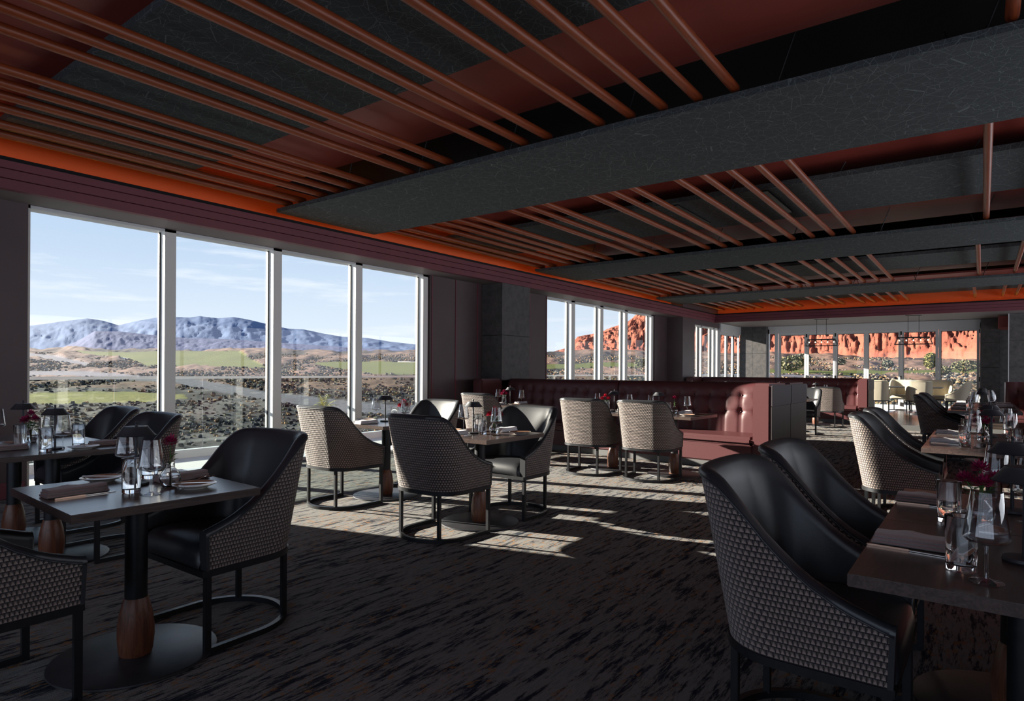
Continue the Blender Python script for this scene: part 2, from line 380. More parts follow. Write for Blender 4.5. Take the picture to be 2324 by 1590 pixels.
# ------------------------------------------------------------------ windows
def fixed_window(nm, X, yedges, z0, z1, mw=.13, depth=.18):
    root = bpy.data.objects.new(nm, None); COL.objects.link(root); root['kind'] = 'structure'; root.location = (X, yedges[0], 0)
    rx = -.04
    def at(mb, name, mat): return mb.build(name, mat, root)
    n = len(yedges)
    f = MB()
    f.bb(rx-depth, rx, 0, yedges[-1]-yedges[0], z0, z0+.05); f.bb(rx-depth, rx, 0, yedges[-1]-yedges[0], z1-.03, z1); at(f, 'window_frame', 'alu')
    for i, ye in enumerate(yedges):
        y = ye-yedges[0]; ww = mw if 0 < i < n-1 else mw*.9
        yy = y if 0 < i < n-1 else (y+ww/2 if i == 0 else y-ww/2)
        if i == 0 and ww: ww = .03; yy = .015
        at(MB().bb(rx-depth, rx, yy-ww/2, yy+ww/2, z0, z1), 'mullion', 'aluw')
        at(MB().bb(rx-depth*.72, rx-depth*.60, yy-ww/2-.014, yy+ww/2+.014, z0, z1), 'gasket', 'gasket')
    for i in range(n-1):
        a, b_ = yedges[i]-yedges[0]+.03, yedges[i+1]-yedges[0]-.03
        at(MB().bb(rx-.12, rx-.108, a, b_, z0+.04, z1-.02), 'pane', 'pane')
    return root
fixed_window('window_1', XW, [2.17, 3.585, 5.015, 6.43, 7.95], 0, HEAD)
fixed_window('window_2', XW, [11.68, 12.84, 14.24, 15.62, 17.38], 0, HEAD, .165)
fixed_window('window_3', XJ, [19.3, 20.0, 21.15, 21.6], 0, 2.79, .1)
# folding glass door leaves
def leaf(nm, p0, p1, z0, z1, fr=.075, hinge=False, handle=False):
    d = Vector((p1[0]-p0[0], p1[1]-p0[1], 0)); ln = d.length; rz = math.atan2(d.y, d.x)
    root = bpy.data.objects.new(nm, None); COL.objects.link(root); root['kind'] = 'structure'; root.location = (*p0, 0); root.rotation_euler.z = rz
    f = MB(); f.bb(0.004, fr, -.03, .03, z0, z1); f.bb(ln-fr, ln-.004, -.03, .03, z0, z1); f.bb(fr, ln-fr, -.03, .03, z0, z0+fr); f.bb(fr, ln-fr, -.03, .03, z1-fr, z1)
    f.build('door_frame', 'alu', root); MB().bb(fr-.01, ln-fr+.01, -.006, .006, z0+fr-.01, z1-fr+.01).build('pane', 'pane', root)
    g = MB(); g.bb(fr, fr+.012, -.034, -.03, z0+fr, z1-fr); g.bb(fr, ln-fr, -.034, -.03, z1-fr-.012, z1-fr); g.build('gasket', 'gasket', root)
    if hinge:
        MB().bb(ln-.022, ln+.022, -.05, -.028, z1-.16, z1-.04).build('hinge', 'gasket', root); MB().bb(ln-.022, ln+.022, -.05, -.028, 1.05, 1.2).build('door_handle', 'gasket', root)
        MB().bb(ln-.022, ln+.022, -.05, -.028, z0+.1, z0+.22).build('hinge', 'gasket', root)
    return root
xs = [-5.94, -5.0, -4.08, -3.14, -2.14, -1.13, -.07]
for i in range(6): leaf('door_%d' % (i+1), (xs[i], YE-.05), (xs[i+1], YE-.05), .12, 2.70, hinge=(i % 2 == 1 or i == 0))
ys = [21.66, 22.4, 23.14, 23.86]
for i in range(3): leaf('door_%d' % (i+7), (XJ-.04, ys[i]), (XJ-.04, ys[i+1]), 0, 2.66, hinge=(i == 1))
fixed = MB(); fixed.bb(-6.32, -6.26, YE-.12, YE-.02, 0, 2.86); fixed.bb(-6.06, -5.96, YE-.14, YE, 0, 2.86); fixed.bb(-6.32, -.05, YE-.12, YE, 2.70, 2.96); fixed.bb(-.07, -.05, YE-.12, YE, 0, 2.86)
fixed.build('trim_13', 'alu', kind='structure')
MB().bb(-6.27, -6.05, YE-.08, YE-.068, .1, 2.7).build('window_4', 'pane', kind='structure')
fx = MB(); fx.bb(XJ-.12, XJ+.05, 21.6, YE-.36, 2.66, 2.96); fx.bb(XJ-.1, XJ+.02, 21.6, 21.66, 0, 2.66); fx.build('trim_14', 'alu', kind='structure')
MB().bb(XJ-.2, XJ-.005, 19.28, 21.6, 2.79, 2.96).build('trim_15', 'soff', kind='structure')
# plum soffit drop seen beyond the right-hand pier
tag(MB().bb(.36, .70, YE-1.4, YE-.02, 2.62, 2.95).build('bulkhead', 'redceil'), 'red-brown box dropping from the soffit beside the far stone pier', 'bulkhead')

# unseen frames added around the two fill lights, on solid walls without glazing
f_ = MB(); f_.bb(4.11, 4.19, 1.4, 23.6, .40, .48); f_.bb(4.11, 4.19, 1.4, 23.6, 2.72, 2.80)
for i in range(12): f_.bb(4.03, 4.19, 1.45+i*2.0, 1.53+i*2.0, .4, 2.8)
f_.build('fill_frame_right', 'alu', kind='structure')
f_ = MB(); f_.bb(-7.35, 3.75, -3.19, -3.11, .27, .35); f_.bb(-7.35, 3.75, -3.19, -3.11, 2.75, 2.83)
for i in range(8): f_.bb(-7.35+i*1.57, -7.27+i*1.57, -3.19, -3.03, .3, 2.8)
f_.build('fill_frame_back', 'alu', kind='structure')
# ------------------------------------------------------------------ balcony
MB().bb(-9.72, XW-.25, -3, 40, -.22, -.03).build('balcony_floor', 'concrete', kind='structure')
MB().bb(-7.0, 9, YE+.2, 29, -.22, -.03).build('balcony_floor', 'concrete', kind='structure')
rail = thing('balcony_railing', 'clear glass balcony railing with pale top rail outside the long window wall', 'railing', (-9.6, -2, 0))
rail.location = (-9.6, 0, 0)
MB().bb(-.03, .03, -2.48, 36, 1.15, 1.19).build('top_rail', 'alu', rail, bevel=.004); MB().bb(-.06, .06, -2.48, 36, -.03, .09).build('base_channel', 'alu', rail)
y = -2.48
while y < 35:
    MB().bb(-.008, .008, y+.008, y+1.222, .07, 1.16).build('glass_panel', 'railglass', rail); y += 1.23
rail2 = thing('balcony_railing', 'glass balcony railing beyond the folding doors at the far end', 'railing', (0, 28.6, 0))
MB().bb(-9.5, 8, -.03, .03, 1.02, 1.06).build('top_rail', 'railglass', rail2); MB().bb(-9.5, 8, -.05, .05, -.03, .06).build('base_channel', 'alu', rail2)
for k in range(14): MB().bb(-9.5+k*1.25, -9.5+k*1.25+1.235, -.008, .008, .04, 1.02).build('glass_panel', 'railglass', rail2)

# ------------------------------------------------------------------ felt boards under the ceiling
ORD = ['first', 'second', 'third', 'fourth', 'fifth', 'sixth', 'seventh', 'eighth', 'ninth', 'tenth', 'eleventh', 'twelfth', 'thirteenth', 'fourteenth', 'fifteenth', 'sixteenth', 'seventeenth', 'eighteenth', 'nineteenth', 'twentieth', 'twenty-first', 'twenty-second', 'twenty-third', 'twenty-fourth', 'twenty-fifth']
def board(x0, y0, x1, y0r, wdt, wr, z, th, label, name):
    root = thing(name, label, 'ceiling panel', ((x0+x1)/2, (y0+y0r)/2, z), 0, 'charcoal felt boards under the ceiling')
    cx, cy = (x0+x1)/2, (y0+y0r)/2
    MB().prism([(x0-cx, y0-cy), (x1-cx, y0r-cy), (x1-cx, y0r+wr-cy), (x0-cx, y0+wdt-cy)], 0, th).build('felt_board', 'felt', root)
    MB().prism([(x0-cx-.012, y0-cy), (x0-cx-.0005, y0-cy), (x0-cx-.0005, y0+wdt-cy), (x0-cx-.012, y0+wdt-cy)], .004, th-.004).build('edge_band', 'copper', root)
    r = MB()
    for a in frange(.1, .95, 9):
        xx = x0+(x1-x0)*a-cx; yy = y0+(y0r-y0)*a-cy
        r.tube([(xx, yy+.15, th), (xx+.25, yy+.15, 4.05-z)], .006, 5); r.tube([(xx, yy+wdt-.15, th), (xx-.25, yy+wdt-.15, 4.05-z)], .006, 5)
    r.build('hanger_wire', 'metal', root)
dr = .012
for k, (ya, wd) in enumerate(((4.63, 1.6), (10.42, 1.62), (16.3, 1.62))):
    board(-7.22, ya, XR, ya+dr*11*(k+1)*.6, wd, wd+.05, 3.30, .05, ('low charcoal felt board crossing the ceiling nearest the camera', 'low charcoal felt board crossing mid-room, the second from the camera', 'low charcoal felt board farthest down the room, the third from the camera')[k], 'ceiling_beam')
for k, (ya, wd) in enumerate(((1.79, 1.71), (7.88, 1.74), (13.95, 1.7), (19.6, 1.2))):
    board(-7.48, ya, XR, ya+.1*(k > 0), wd, wd, 3.52, .06, ('raised charcoal felt board behind the poles at upper left', 'raised charcoal felt board between the first and second low boards', 'raised charcoal felt board between the second and third low boards', 'raised charcoal felt board beyond the third low board')[k], 'ceiling_board')
# slot diffusers set in the second raised board
for (x, lab) in ((-3.32, 'black slot air diffuser in the raised board, left of the pair'), (-2.18, 'black slot air diffuser in the raised board, right of the pair'), (-4.9, 'pale slot air diffuser glimpsed in the third raised board')):
    y = 8.0 if x > -4 else 14.05
    d = thing('slot_diffuser', lab, 'air vent', (x, y, 3.515)); MB().bb(-.075, .075, 0, 1.25, -.012, .004).build('frame', 'metal', d)
    MB().bb(-.05, -.035, .03, 1.22, -.016, -.012).build('blade', 'alu', d); MB().bb(.0, .012, .03, 1.22, -.016, -.012).build('blade', 'alu', d)
# orange-brown poles
PX = [-1.48, -1.76, -2.04, -2.32, -2.60, -3.13, -3.39, -3.67, -4.32, -4.58, -4.87, -5.52, -5.80, -6.06, -6.35, -6.78, -7.06]
def pole_mesh(ln):
    m = MB(); m.tube([(0, 0, 0), (0, ln-.03, 0), (0, ln-.012, 0), (0, ln, 0)], [.036, .036, .032, .018], 14)
    m.tube([(0, .001, 0), (0, 0, 0)], [.036, .03], 14); return m.build('pole', 'pipe', smooth=50)
BAY = [(-2.6, 4.75, 'nearest bay'), (6.35, 10.62, 'second bay'), (12.15, 16.5, 'third bay'), (18.05, 21.32, 'farthest bay')]
for bi, (ya, yb, bn) in enumerate(BAY):
    proto = pole_mesh(yb-ya); used = False
    lst = [(x-.075*bi*(1+.0*x), True) for x in PX] + [(x-.10*bi, False) for x in (.13, .72, 1.0, 1.28, 1.56)]
    for i, (x, left) in enumerate(lst):
        if used: o = proto.copy(); COL.objects.link(o)
        else: o = proto; used = True
        o.name = 'ceiling_pole'; o.location = (x, ya, 3.40 if bi < 3 else 3.39)
        if left: lab = 'orange-brown ceiling pole in the %s, %s left of the gap' % (bn, ORD[i])
        else: lab = 'orange-brown ceiling pole in the %s, %s right of the gap' % (bn, ORD[i-17])
        tag(o, lab, 'ceiling pole', 'orange-brown poles under the ceiling, %s' % bn)

# ================================================================== banquettes
def banquette(name, label, P0, slope, length, d, nseg, mats='red', flip=1, hb=1.15, both=True, buttons=True, wing_l=True):
    """P0 front right corner on the floor; runs towards -X with the given slope; depth d along +Y*flip"""
    root = thing(name, label, 'banquette', (P0[0], P0[1], 0))
    def T(a, b, z): return (-a, -slope*-a*-1 + flip*b, z) if False else (-a, slope*a + flip*b, z)
    def slab(a0, a1, b0, b1, z0, z1, bev=.02, nm='seat', mat=mats, par=root):
        m = MB(); n = 0
        for z in (z0, z1):
            for (a, b) in ((a0, b0), (a1, b0), (a1, b1), (a0, b1)): m.v.append(T(a, b, z))
        for q in ((3, 2, 1, 0), (4, 5, 6, 7), (0, 1, 5, 4), (1, 2, 6, 5), (2, 3, 7, 6), (3, 0, 4, 7)): m.face(list(q) if flip*1 < 0 else list(q)[::-1])
        return m.build(nm, mat, par, smooth=40, bevel=bev)
    ww = .25
    slab(.02, length-.02, .03, d-.02, 0, .09, .004, 'plinth', 'plinth')
    seg = [ww+(length-ww*(2 if wing_l else 1))*i/nseg for i in range(nseg+1)]
    for i in range(nseg):
        slab(seg[i]+.004, seg[i+1]-.004, .012, d-.25, .09, .33, .015, 'seat_front')
        slab(seg[i]+.004, seg[i+1]-.004, 0, d-.22, .335, .445, .035, 'seat')
        # tufted back
        A = seg[i]+.005; B = seg[i+1]-.005; nb = max(3, round((B-A)/.245)); step = (B-A)/nb
        bz = (.735, .965); nu = nb*8+1; rows = []
        prof = [(.40, 0), (.45, .0), (.52, .0), (.57, 0), (.62, 0), (.67, 0), (.71, 0), (.735, 0), (.76, 0), (.80, 0), (.85, 0), (.89, 0), (.93, 0), (.965, 0), (1.0, 0), (1.04, 0), (1.08, .004), (1.11, .015), (1.13, .04), (hb, .085), (hb, .16), (hb-.03, .2)]
        for (z, ins) in prof:
            row = []
            for j in range(nu):
                a = A+(B-A)*j/(nu-1); u = (a-A)/step-.5
                bb = d-.30+.10*max(0, min(1, (z-.42)/.7))+ins
                if buttons and z < 1.1:
                    for q, zb in enumerate(bz):
                        du = (u-round(u))*step if 0 <= round(u) < nb else .12
                        bb += .036*math.exp(-((du/.045)**2+((z-zb)/.045)**2))
                        bb += .012*math.exp(-(du/.02)**2)*(1 if z < bz[1] else 0)*.6
                        bb += .010*math.exp(-((z-zb)/.016)**2)
                    bb -= .018*math.sin(PI*min(1, max(0, (z-.42)/.69)))
                e = min(a-A, B-a)
                if e < .03: bb += (.03-e)*.8
                row.append(T(a, bb, z))
            rows.append(row)
        bk = MB().grid(rows, flip=(flip > 0)); bo = bk.build('backrest', mats, root, smooth=1)
        if buttons:
            for q, zb in enumerate(bz):
                for j in range(nb):
                    a = A+(j+.5)*step; bb = d-.30+.10*(zb-.42)/.7-.018*math.sin(PI*(zb-.42)/.69)+.046
                    MB().lathe([(0, -.006), (.009, -.004), (.012, 0), (.009, .005), (0, .008)], 10, T(a, bb-.012, zb), Matrix.Rotation(PI/2*(1 if flip > 0 else -1), 3, 'X')).build('button', mats, bo, smooth=1)
    slab(0, length, d-.12, d, .09, hb-.02, .012, 'rear_panel')
    # padded wing at the open end, clad outside with bronze sheet under a leather band
    slab(0.012, ww, -.005, d-.10, .09, hb, .03, 'wing')
    slab(-.004, .012, .0, d, .0, .855, .003, 'end_panel', 'bronze'); slab(-.010, .012, .0, d, .862, hb-.02, .006, 'end_band', 'plum')
    if wing_l: slab(length-ww, length, -.005, d-.10, .09, hb, .03, 'wing')
    return root
banquette('banquette', 'long oxblood buttoned leather banquette behind the tables in mid-room, facing the camera', (-2.15, 8.42), .075, 5.35, .96, 2)
banquette('banquette', 'oxblood banquette back to back behind the mid-room one, facing away', (-2.15, 10.36), .06, 5.5, .96, 2, flip=-1, buttons=False)
banquette('banquette', 'far oxblood buttoned banquette near the folding doors, sunlit at its right end', (-2.28, 18.00), .08, 4.9, .86, 2)
def side_banquette():
    root = thing('banquette', 'oxblood banquette along the right side whose tall buttoned end shows at the right frame edge', 'banquette', (.40, 9, 0))
    MB().bb(.02, .75, -8.0, 7.0, 0, .09).build('plinth', 'plinth', root)
    for i in range(5):
        a = -8+3*i; MB().bb(0, .62, a+.004, a+2.996, .335, .445).build('seat', 'red', root, smooth=40, bevel=.03); MB().bb(.012, .60, a+.004, a+2.996, .09, .33).build('seat_front', 'red', root, bevel=.012, smooth=40)
        MB().bb(.58, .80, a+.004, a+2.996, .40, 1.12).build('backrest', 'red', root, smooth=40, bevel=.05)
    rows = []
    for z in frange(.40, 1.13, 24):
        row = []
        for x in frange(-.02, .8, 28):
            y = 7.0-.03*math.sin(PI*(z-.4)/.73)
            for zb in (.70, .95):
                for xb in (.17, .42, .66): y += .035*math.exp(-(((x-xb)/.04)**2+((z-zb)/.04)**2))
            for xb in (.17, .42, .66): y += .012*math.exp(-((x-xb)/.02)**2)
            e = min(x+.02, .8-x); y += max(0, .04-e)*.8; row.append((x, y, z+.02*0))
        rows.append(row)
    bo = MB().grid(rows, flip=False).build('end_back', 'red', root, smooth=1)
    for zb in (.70, .95):
        for xb in (.17, .42, .66): MB().lathe([(0, -.006), (.012, 0), (.009, .006), (0, .008)], 10, (xb, 7.0, zb), Matrix.Rotation(PI/2, 3, 'X')).build('button', 'red', bo, smooth=1)
    MB().bb(-.03, .8, 7.05, 7.22, 0, 1.13).build('end_panel', 'red', root, smooth=40, bevel=.012); MB().bb(-.045, -.028, 7.0, 7.22, 0, 1.12).build('edge_trim', 'alu', root)
side_banquette()

# ================================================================== chairs
def chair_proto(name, fabric, leather, frame='metal'):
    root = thing(name, '', 'chair')
    def outline(hw, yf, yb, r, n=10):
        """points from front right round the back to front left, with arc length"""
        pts = [Vector((hw, yf-(yf-(yb+r))*i/10, 0)) for i in range(10)]
        for i in range(n+1):
            a = PI/2*i/n; pts.append(Vector((hw-r+r*math.cos(a), yb+r-r*math.sin(a), 0)))
        h = len(pts); mid = [Vector(((hw-r)*(1-2*i/8.0), yb-.008*math.sin(PI*i/8), 0)) for i in range(1, 8)]
        left = [Vector((-p.x, p.y, 0)) for p in reversed(pts)]
        return pts+mid+left
    bot = outline(.318, .255, -.262, .20); top = outline(.335, .275, -.365, .185)
    n = len(bot)
    KN = [(.29, .555), (.255, .560), (.11, .600), (-.02, .665), (-.12, .755), (-.21, .875), (-.255, .925), (-.30, .948), (-.40, .960)]
    def rimz(p):
        y = p.y
        for (a, za), (b, zb) in zip(KN, KN[1:]):
            if y <= a and y >= b:
                t = (a-y)/(a-b); return za+(zb-za)*t
        return KN[-1][1]
    arc = [0]
    for i in range(1, n): arc.append(arc[-1]+(top[i]-top[i-1]).length)
    def P(i, z, inset=0.0):
        k = (z-.385)/(.96-.385); k = max(0, min(1, k)); p = bot[i].lerp(top[i], k)
        if inset:
            a = top[max(0, i-1)]; b = top[min(n-1, i+1)]; t = (b-a).normalized(); nrm = Vector((t.y, -t.x, 0))   # points inward?
            c = Vector((0, 0, 0))-p
            if nrm.dot(Vector((0, .05, 0))-p) < 0: nrm = -nrm
            p = p+nrm*inset
        return Vector((p.x, p.y, z))
    zs = 12; rows = []; zz = []
    for k in range(zs+1):
        rows.append([P(i, .385+(rimz(top[i])-.014-.385)*k/zs) for i in range(n)])
    def uvf(i, j): return (arc[j], rows[i][j].z)
    MB().grid(rows, uvf=uvf).build('outer_shell', fabric, root, smooth=1)
    # leather: rolls over the rim and down the inside
    T = .052; sec = []
    for i in range(n):
        z = rimz(top[i]); s = []
        s.append(P(i, z-.016, -.004)); s.append(P(i, z-.004, -.006)); s.append(P(i, z+.008, .006)); s.append(P(i, z+.012, .022)); s.append(P(i, z+.006, .040)); s.append(P(i, z-.012, T))
        zb = .44
        for k in range(1, 9):
            q = z-.012+(zb-(z-.012))*k/8; back = max(0, min(1, (-.05-top[i].y)/.2)); s.append(P(i, q, T+.018*back*math.sin(PI*k/8)+.02*back*(k/8)))
        sec.append(s)
    inner = MB().grid(sec, flip=True); 
    for e, fl in ((0, 0), (n-1, 1)):     # front faces of the arms
        s = sec[e]; b0 = len(inner.v); o = .004
        zlow = .385; outer = [P(e, zlow, -.004), s[0]]
        ring = [P(e, .385, -.004)]+s[:6]+[P(e, .385, T)]
        for p in ring: inner.v.append((p.x, p.y+o, p.z))
        inner.face(list(range(b0, b0+len(ring)))[::(1 if fl else -1)])
        b1 = len(inner.v)
        for p in ring: inner.v.append((p.x, p.y-.012, p.z))
        for q in range(len(ring)-1):
            f = [b0+q, b0+q+1, b1+q+1, b1+q]; inner.face(f if not fl else f[::-1])
    inner.build('inner_back', leather, root, smooth=60)
    # welt between weave and leather
    MB().tube([P(i, rimz(top[i])-.016, -.004) for i in range(n)], .0038, 6).build('piping', leather, root, smooth=1)
    # seat cushion
    prof = [(-.205, .445), (-.19, .47), (-.14, .484), (-.06, .492), (.08, .500), (.17, .500), (.232, .490), (.266, .466), (.278, .42), (.272, .385), (.25, .375)]
    rows = []
    for (y, z) in prof:
        row = []
        for x in frange(-1, 1, 15):
            hw = .272 if y > -.06 else .122+math.sqrt(max(0, .15**2-(y+.06)**2)); xx = hw*x; e = 1-abs(x); dz = .018*(1-min(1, e/.22))**2
            crown = .010*(1-x*x)
            row.append((xx, y-(0.012*(abs(x)**4) if y > .2 else 0), z-dz+crown if y < .3 else z))
        rows.append([(row[0][0], row[0][1], .375)]+row+[(row[-1][0], row[-1][1], .375)])
    MB().grid(rows, flip=True).build('seat_cushion', leather, root, smooth=1)
    # frame
    fr = [Vector((p.x*.985, p.y*.985, .372)) for p in bot]
    MB().tube(fr, 0, closed=True, sq=(.011, .014)).build('seat_frame', frame, root, smooth=35)
    for s in (1, -1):
        MB().bb(s*.300-.014, s*.300+.014, .228, .256, .0, .362).build('leg', frame, root, bevel=.002)
        MB().bb(s*.205-.013, s*.205+.013, -.238, -.212, .02, .362).build('leg', frame, root, bevel=.002)
    ring = [(.300, .240, .015), (.300, -.02, .015)]+[(.300*math.cos(a), -.02-.285*math.sin(a), .015) for a in frange(0.001, PI-.001, 26)][1:-1]+[(-.300, -.02, .015), (-.300, .240, .015)]
    MB().tube(ring, 0, sq=(.014, .014)).build('floor_ring', frame, root, smooth=35)
    return root
CH1 = chair_proto('dining_chair', 'weave', 'leather'); CH2 = chair_proto('dining_chair', 'weave_cream', 'cream')
def chair(x, y, facing, label, proto=None, rot=0, z=0, group=None, sc=1):
    a = {'+Y': 0, '-Y': PI, '+X': -PI/2, '-X': PI/2}[facing]+math.radians(rot)
    o = dup(proto or CH1, (x, y, z), a, label, group)
    return o
HT = 'houndstooth leather tub chair '
chair(-3.13, 1.70, '-Y', HT+'facing the camera across the nearest left table', rot=2)
chair(-3.11, .71, '+Y', HT+'cut off by the lower left corner of the photo')
chair(-6.03, 2.08, '-Y', HT+'next to the window glass behind the double table at left', rot=-2)
chair(-5.02, 1.95, '-Y', HT+'behind the right end of the double table at left')
chair(-5.01, 3.93, '+Y', HT+'seen from behind, nearest the windows at the second window table')
chair(-4.97, 5.00, '-Y', HT+'facing the camera beyond the second window table, sunlit inside')
chair(-3.47, 3.69, '+Y', HT+'seen from behind in the middle foreground, at the centre table')
chair(-3.465, 4.66, '-Y', HT+'with bright sunlit backrest on the far side of the centre table')
chair(-6.10, 7.55, '+Y', HT+'seen from behind at the leftmost banquette table')
chair(-4.03, 7.10, '+Y', HT+'seen from behind at the middle banquette table', rot=2)
chair(-3.24, 7.14, '+Y', HT+'seen from behind at the right banquette table, beside its sunlit end', rot=2)
chair(-.46, 2.43, '+X', HT+'large in the right foreground, pushed up to the near dark table')
chair(-.47, 3.22, '+X', HT+'second in the right foreground, just behind the largest chair')
chair(-.52, 5.98, '+X', HT+'with sunlit pale weave in the right middle row, nearer one')
chair(-.53, 6.86, '+X', HT+'with sunlit rim in the right middle row, farther of the two')
chair(-.50, 11.75, '+X', HT+'in shade at the far right row, nearer one')
chair(-.50, 12.9, '+X', HT+'with sunlit weave at the far right row, farther one')
chair(-2.98, 16.62, '+Y', HT+'seen from behind in front of the far banquette')
chair(-3.08, 14.55, '-Y', HT+'half hidden behind the mid-room banquette end, its seat facing the camera')
CR = 'cream upholstered tub chair '
chair(-2.52, 21.35, '+Y', CR+'on the timber floor, left one seen from behind', CH2, z=.12)
chair(-1.47, 21.55, '+Y', CR+'on the timber floor, right one seen from behind in sun', CH2, z=.12, rot=3)
chair(-2.05, 23.15, '-Y', CR+'behind the far dining table, left of the two facing the room', CH2, z=.12)
chair(-1.05, 23.15, '-Y', CR+'behind the far dining table, right one with glowing backrest', CH2, z=.12)
chair(-.60, 22.25, '-X', CR+'at the right end of the far dining table, in profile', CH2, z=.12)

# ================================================================== tables
def table_proto(sx, sy, name='dining_table'):
    root = thing(name, '', 'table')
    MB().bb(-sx/2, sx/2, -sy/2, sy/2, .725, .76).build('tabletop', 'top', root, bevel=.0025)
    MB().bb(-.20, .20, -.20, .20, .717, .725).build('mounting_plate', 'metal', root)
    MB().lathe([(.0, .25), (.046, .25), (.046, .72), (0, .72)], 28).build('column', 'metal', root, smooth=40)
    MB().lathe([(0, .013), (.064, .013), (.069, .03), (.075, .09), (.074, .14), (.066, .20), (.054, .25), (.048, .268), (0, .268)], 32).build('wooden_foot', 'foot', root, smooth=40)
    MB().lathe([(0, 0), (.330, 0), (.335, .004), (.334, .011), (.330, .013), (0, .013)], 64).build('base_plate', 'base', root, smooth=30)
    return root
TB = table_proto(.79, .79); TW = table_proto(.86, .86); TN = table_proto(.82, .74)
# ------------------------------------------------------------------ tableware prototypes
def lamp_proto():
    r = thing('table_lamp', '', 'lamp')
    MB().lathe([(0, 0), (.052, 0), (.054, .004), (.052, .012), (.01, .014), (0, .014)], 32).build('base', 'shade', r, smooth=40)
    MB().lathe([(0, .012), (.0065, .012), (.0065, .265), (0, .265)], 14).build('stem', 'shade', r, smooth=40)
    MB().lathe([(.083, .232), (.081, .229), (.050, .268), (.049, .272), (0, .274), (0, .270), (.046, .266), (.077, .231), (.083, .232)][::-1], 6 if False else 28).build('shade', 'shade', r, smooth=25)
    MB().lathe([(0, .272), (.006, .273), (.005, .284), (.007, .288), (.004, .295), (0, .296)], 12).build('finial', 'shade', r, smooth=40)
    return r
def tube_glass(prof, nm, name):
    r = thing(nm, '', 'glass'); MB().lathe(prof, 32).build(name, 'glass', r, smooth=50); return r
LAMP = lamp_proto()
TUM = thing('tumbler', '', 'glass')
MB().lathe([(0, 0), (.033, 0), (.036, .004), (.0385, .15), (.0372, .151), (.0358, .148), (.0335, .022), (.028, .018), (0, .017)], 32).build('glass_body', 'glass', TUM, smooth=50)
WG = thing('wine_glass', '', 'glass')
MB().lathe([(0, .004), (.0, 0), (.038, 0), (.039, .002), (.020, .005), (.006, .011), (.0042, .02), (.0038, .085), (.006, .095), (.02, .100), (.046, .108), (.052, .116), (.050, .126), (.035, .235), (.0345, .2355), (.034, .235), (.0488, .126), (.0505, .117), (.045, .110), (.02, .1025), (0, .1018)], 36).build('bowl_and_stem', 'stemglass', WG, smooth=50)
def vase_proto(mat, nfl):
    r = thing('bud_vase', '', 'vase')
    MB().lathe([(0, 0), (.030, 0), (.034, .004), (.044, .03), (.045, .045), (.038, .065), (.020, .085), (.016, .098), (.019, .108), (.0175, .108), (.0145, .098), (.018, .086), (.036, .064), (.0425, .045), (.0415, .03), (.031, .008), (0, .007)], 32).build('vase_body', 'glass', r, smooth=50)
    MB().lathe([(0, .0085), (.030, .0085), (.0405, .03), (.0415, .045), (.0395, .054), (0, .054)], 28).build('water', 'water', r, smooth=50)
    rnd = random.Random(nfl*5+3)
    heads = [(0, .0, .20), (.045, .012, .165), (-.042, -.012, .160), (.01, -.045, .155), (-.01, .04, .175)][:nfl]
    for k, (hx, hy, hz) in enumerate(heads):
        MB().tube([(0, 0, .012), (hx*.2, hy*.2, .09), (hx, hy, hz)], .0022, 6).build('stem', 'leaf', r)
        h = MB()
        rad = .038 if nfl > 1 else .041
        for q in range(70):
            ph = PI*(3-math.sqrt(5))*q; zt = 1-1.35*(q/69); rr = math.sqrt(max(0, 1-min(1, abs(zt))**2)); d = Vector((rr*math.cos(ph), rr*math.sin(ph), zt)).normalized()
            side = d.cross(Vector((0, 0, 1)) if abs(d.z) < .9 else Vector((1, 0, 0))).normalized(); L_ = rad*rnd.uniform(.8, 1.1); c = Vector((hx, hy, hz))
            p0 = c+d*L_*.15; p1 = c+d*L_*.65+side*.0058; p2 = c+d*L_*.65-side*.0058; p3 = c+d*L_+Vector((0, 0, .003)); b0 = len(h.v)
            for p in (p0, p1, p3, p2): h.v.append(tuple(p))
            h.face([b0, b0+1, b0+2, b0+3])
        h.build('flower_head', mat, r)
        lf = MB()
        for q in range(4):
            a = rnd.uniform(0, 2*PI); b0 = len(lf.v); z0 = .10+.012*q; dx, dy = math.cos(a), math.sin(a); sx_, sy_ = -dy*.008, dx*.008
            bx, by = hx*.5, hy*.5
            for p in ((bx, by, z0), (bx+dx*.018+sx_, by+dy*.018+sy_, z0+.012), (bx+dx*.036, by+dy*.036, z0+.016), (bx+dx*.018-sx_, by+dy*.018-sy_, z0+.012)): lf.v.append(p)
            lf.face([b0, b0+1, b0+2, b0+3])
        lf.build('leaf', 'leaf', r)
    return r
VA1 = vase_proto('flower', 1); VA3 = vase_proto('flower', 4); VR2 = vase_proto('flower_r', 3)
PLT = thing('side_plate', '', 'plate'); MB().lathe([(0, 0), (.05, 0), (.052, .003), (.085, .016), (.092, .019), (.0925, .021), (.088, .020), (.055, .007), (0, .006)], 44).build('plate_body', 'plate_w', PLT, smooth=50)
MB().lathe([(.0, .0066), (.055, .0078), (.086, .0202), (.0862, .0206), (.055, .0086), (0, .0072)], 40).build('brown_glaze', 'plate', PLT, smooth=50)
MB().box((0, 0, .0225), (.19, .012, .0025), .5, ).build('butter_knife', 'steel', PLT, bevel=.001)
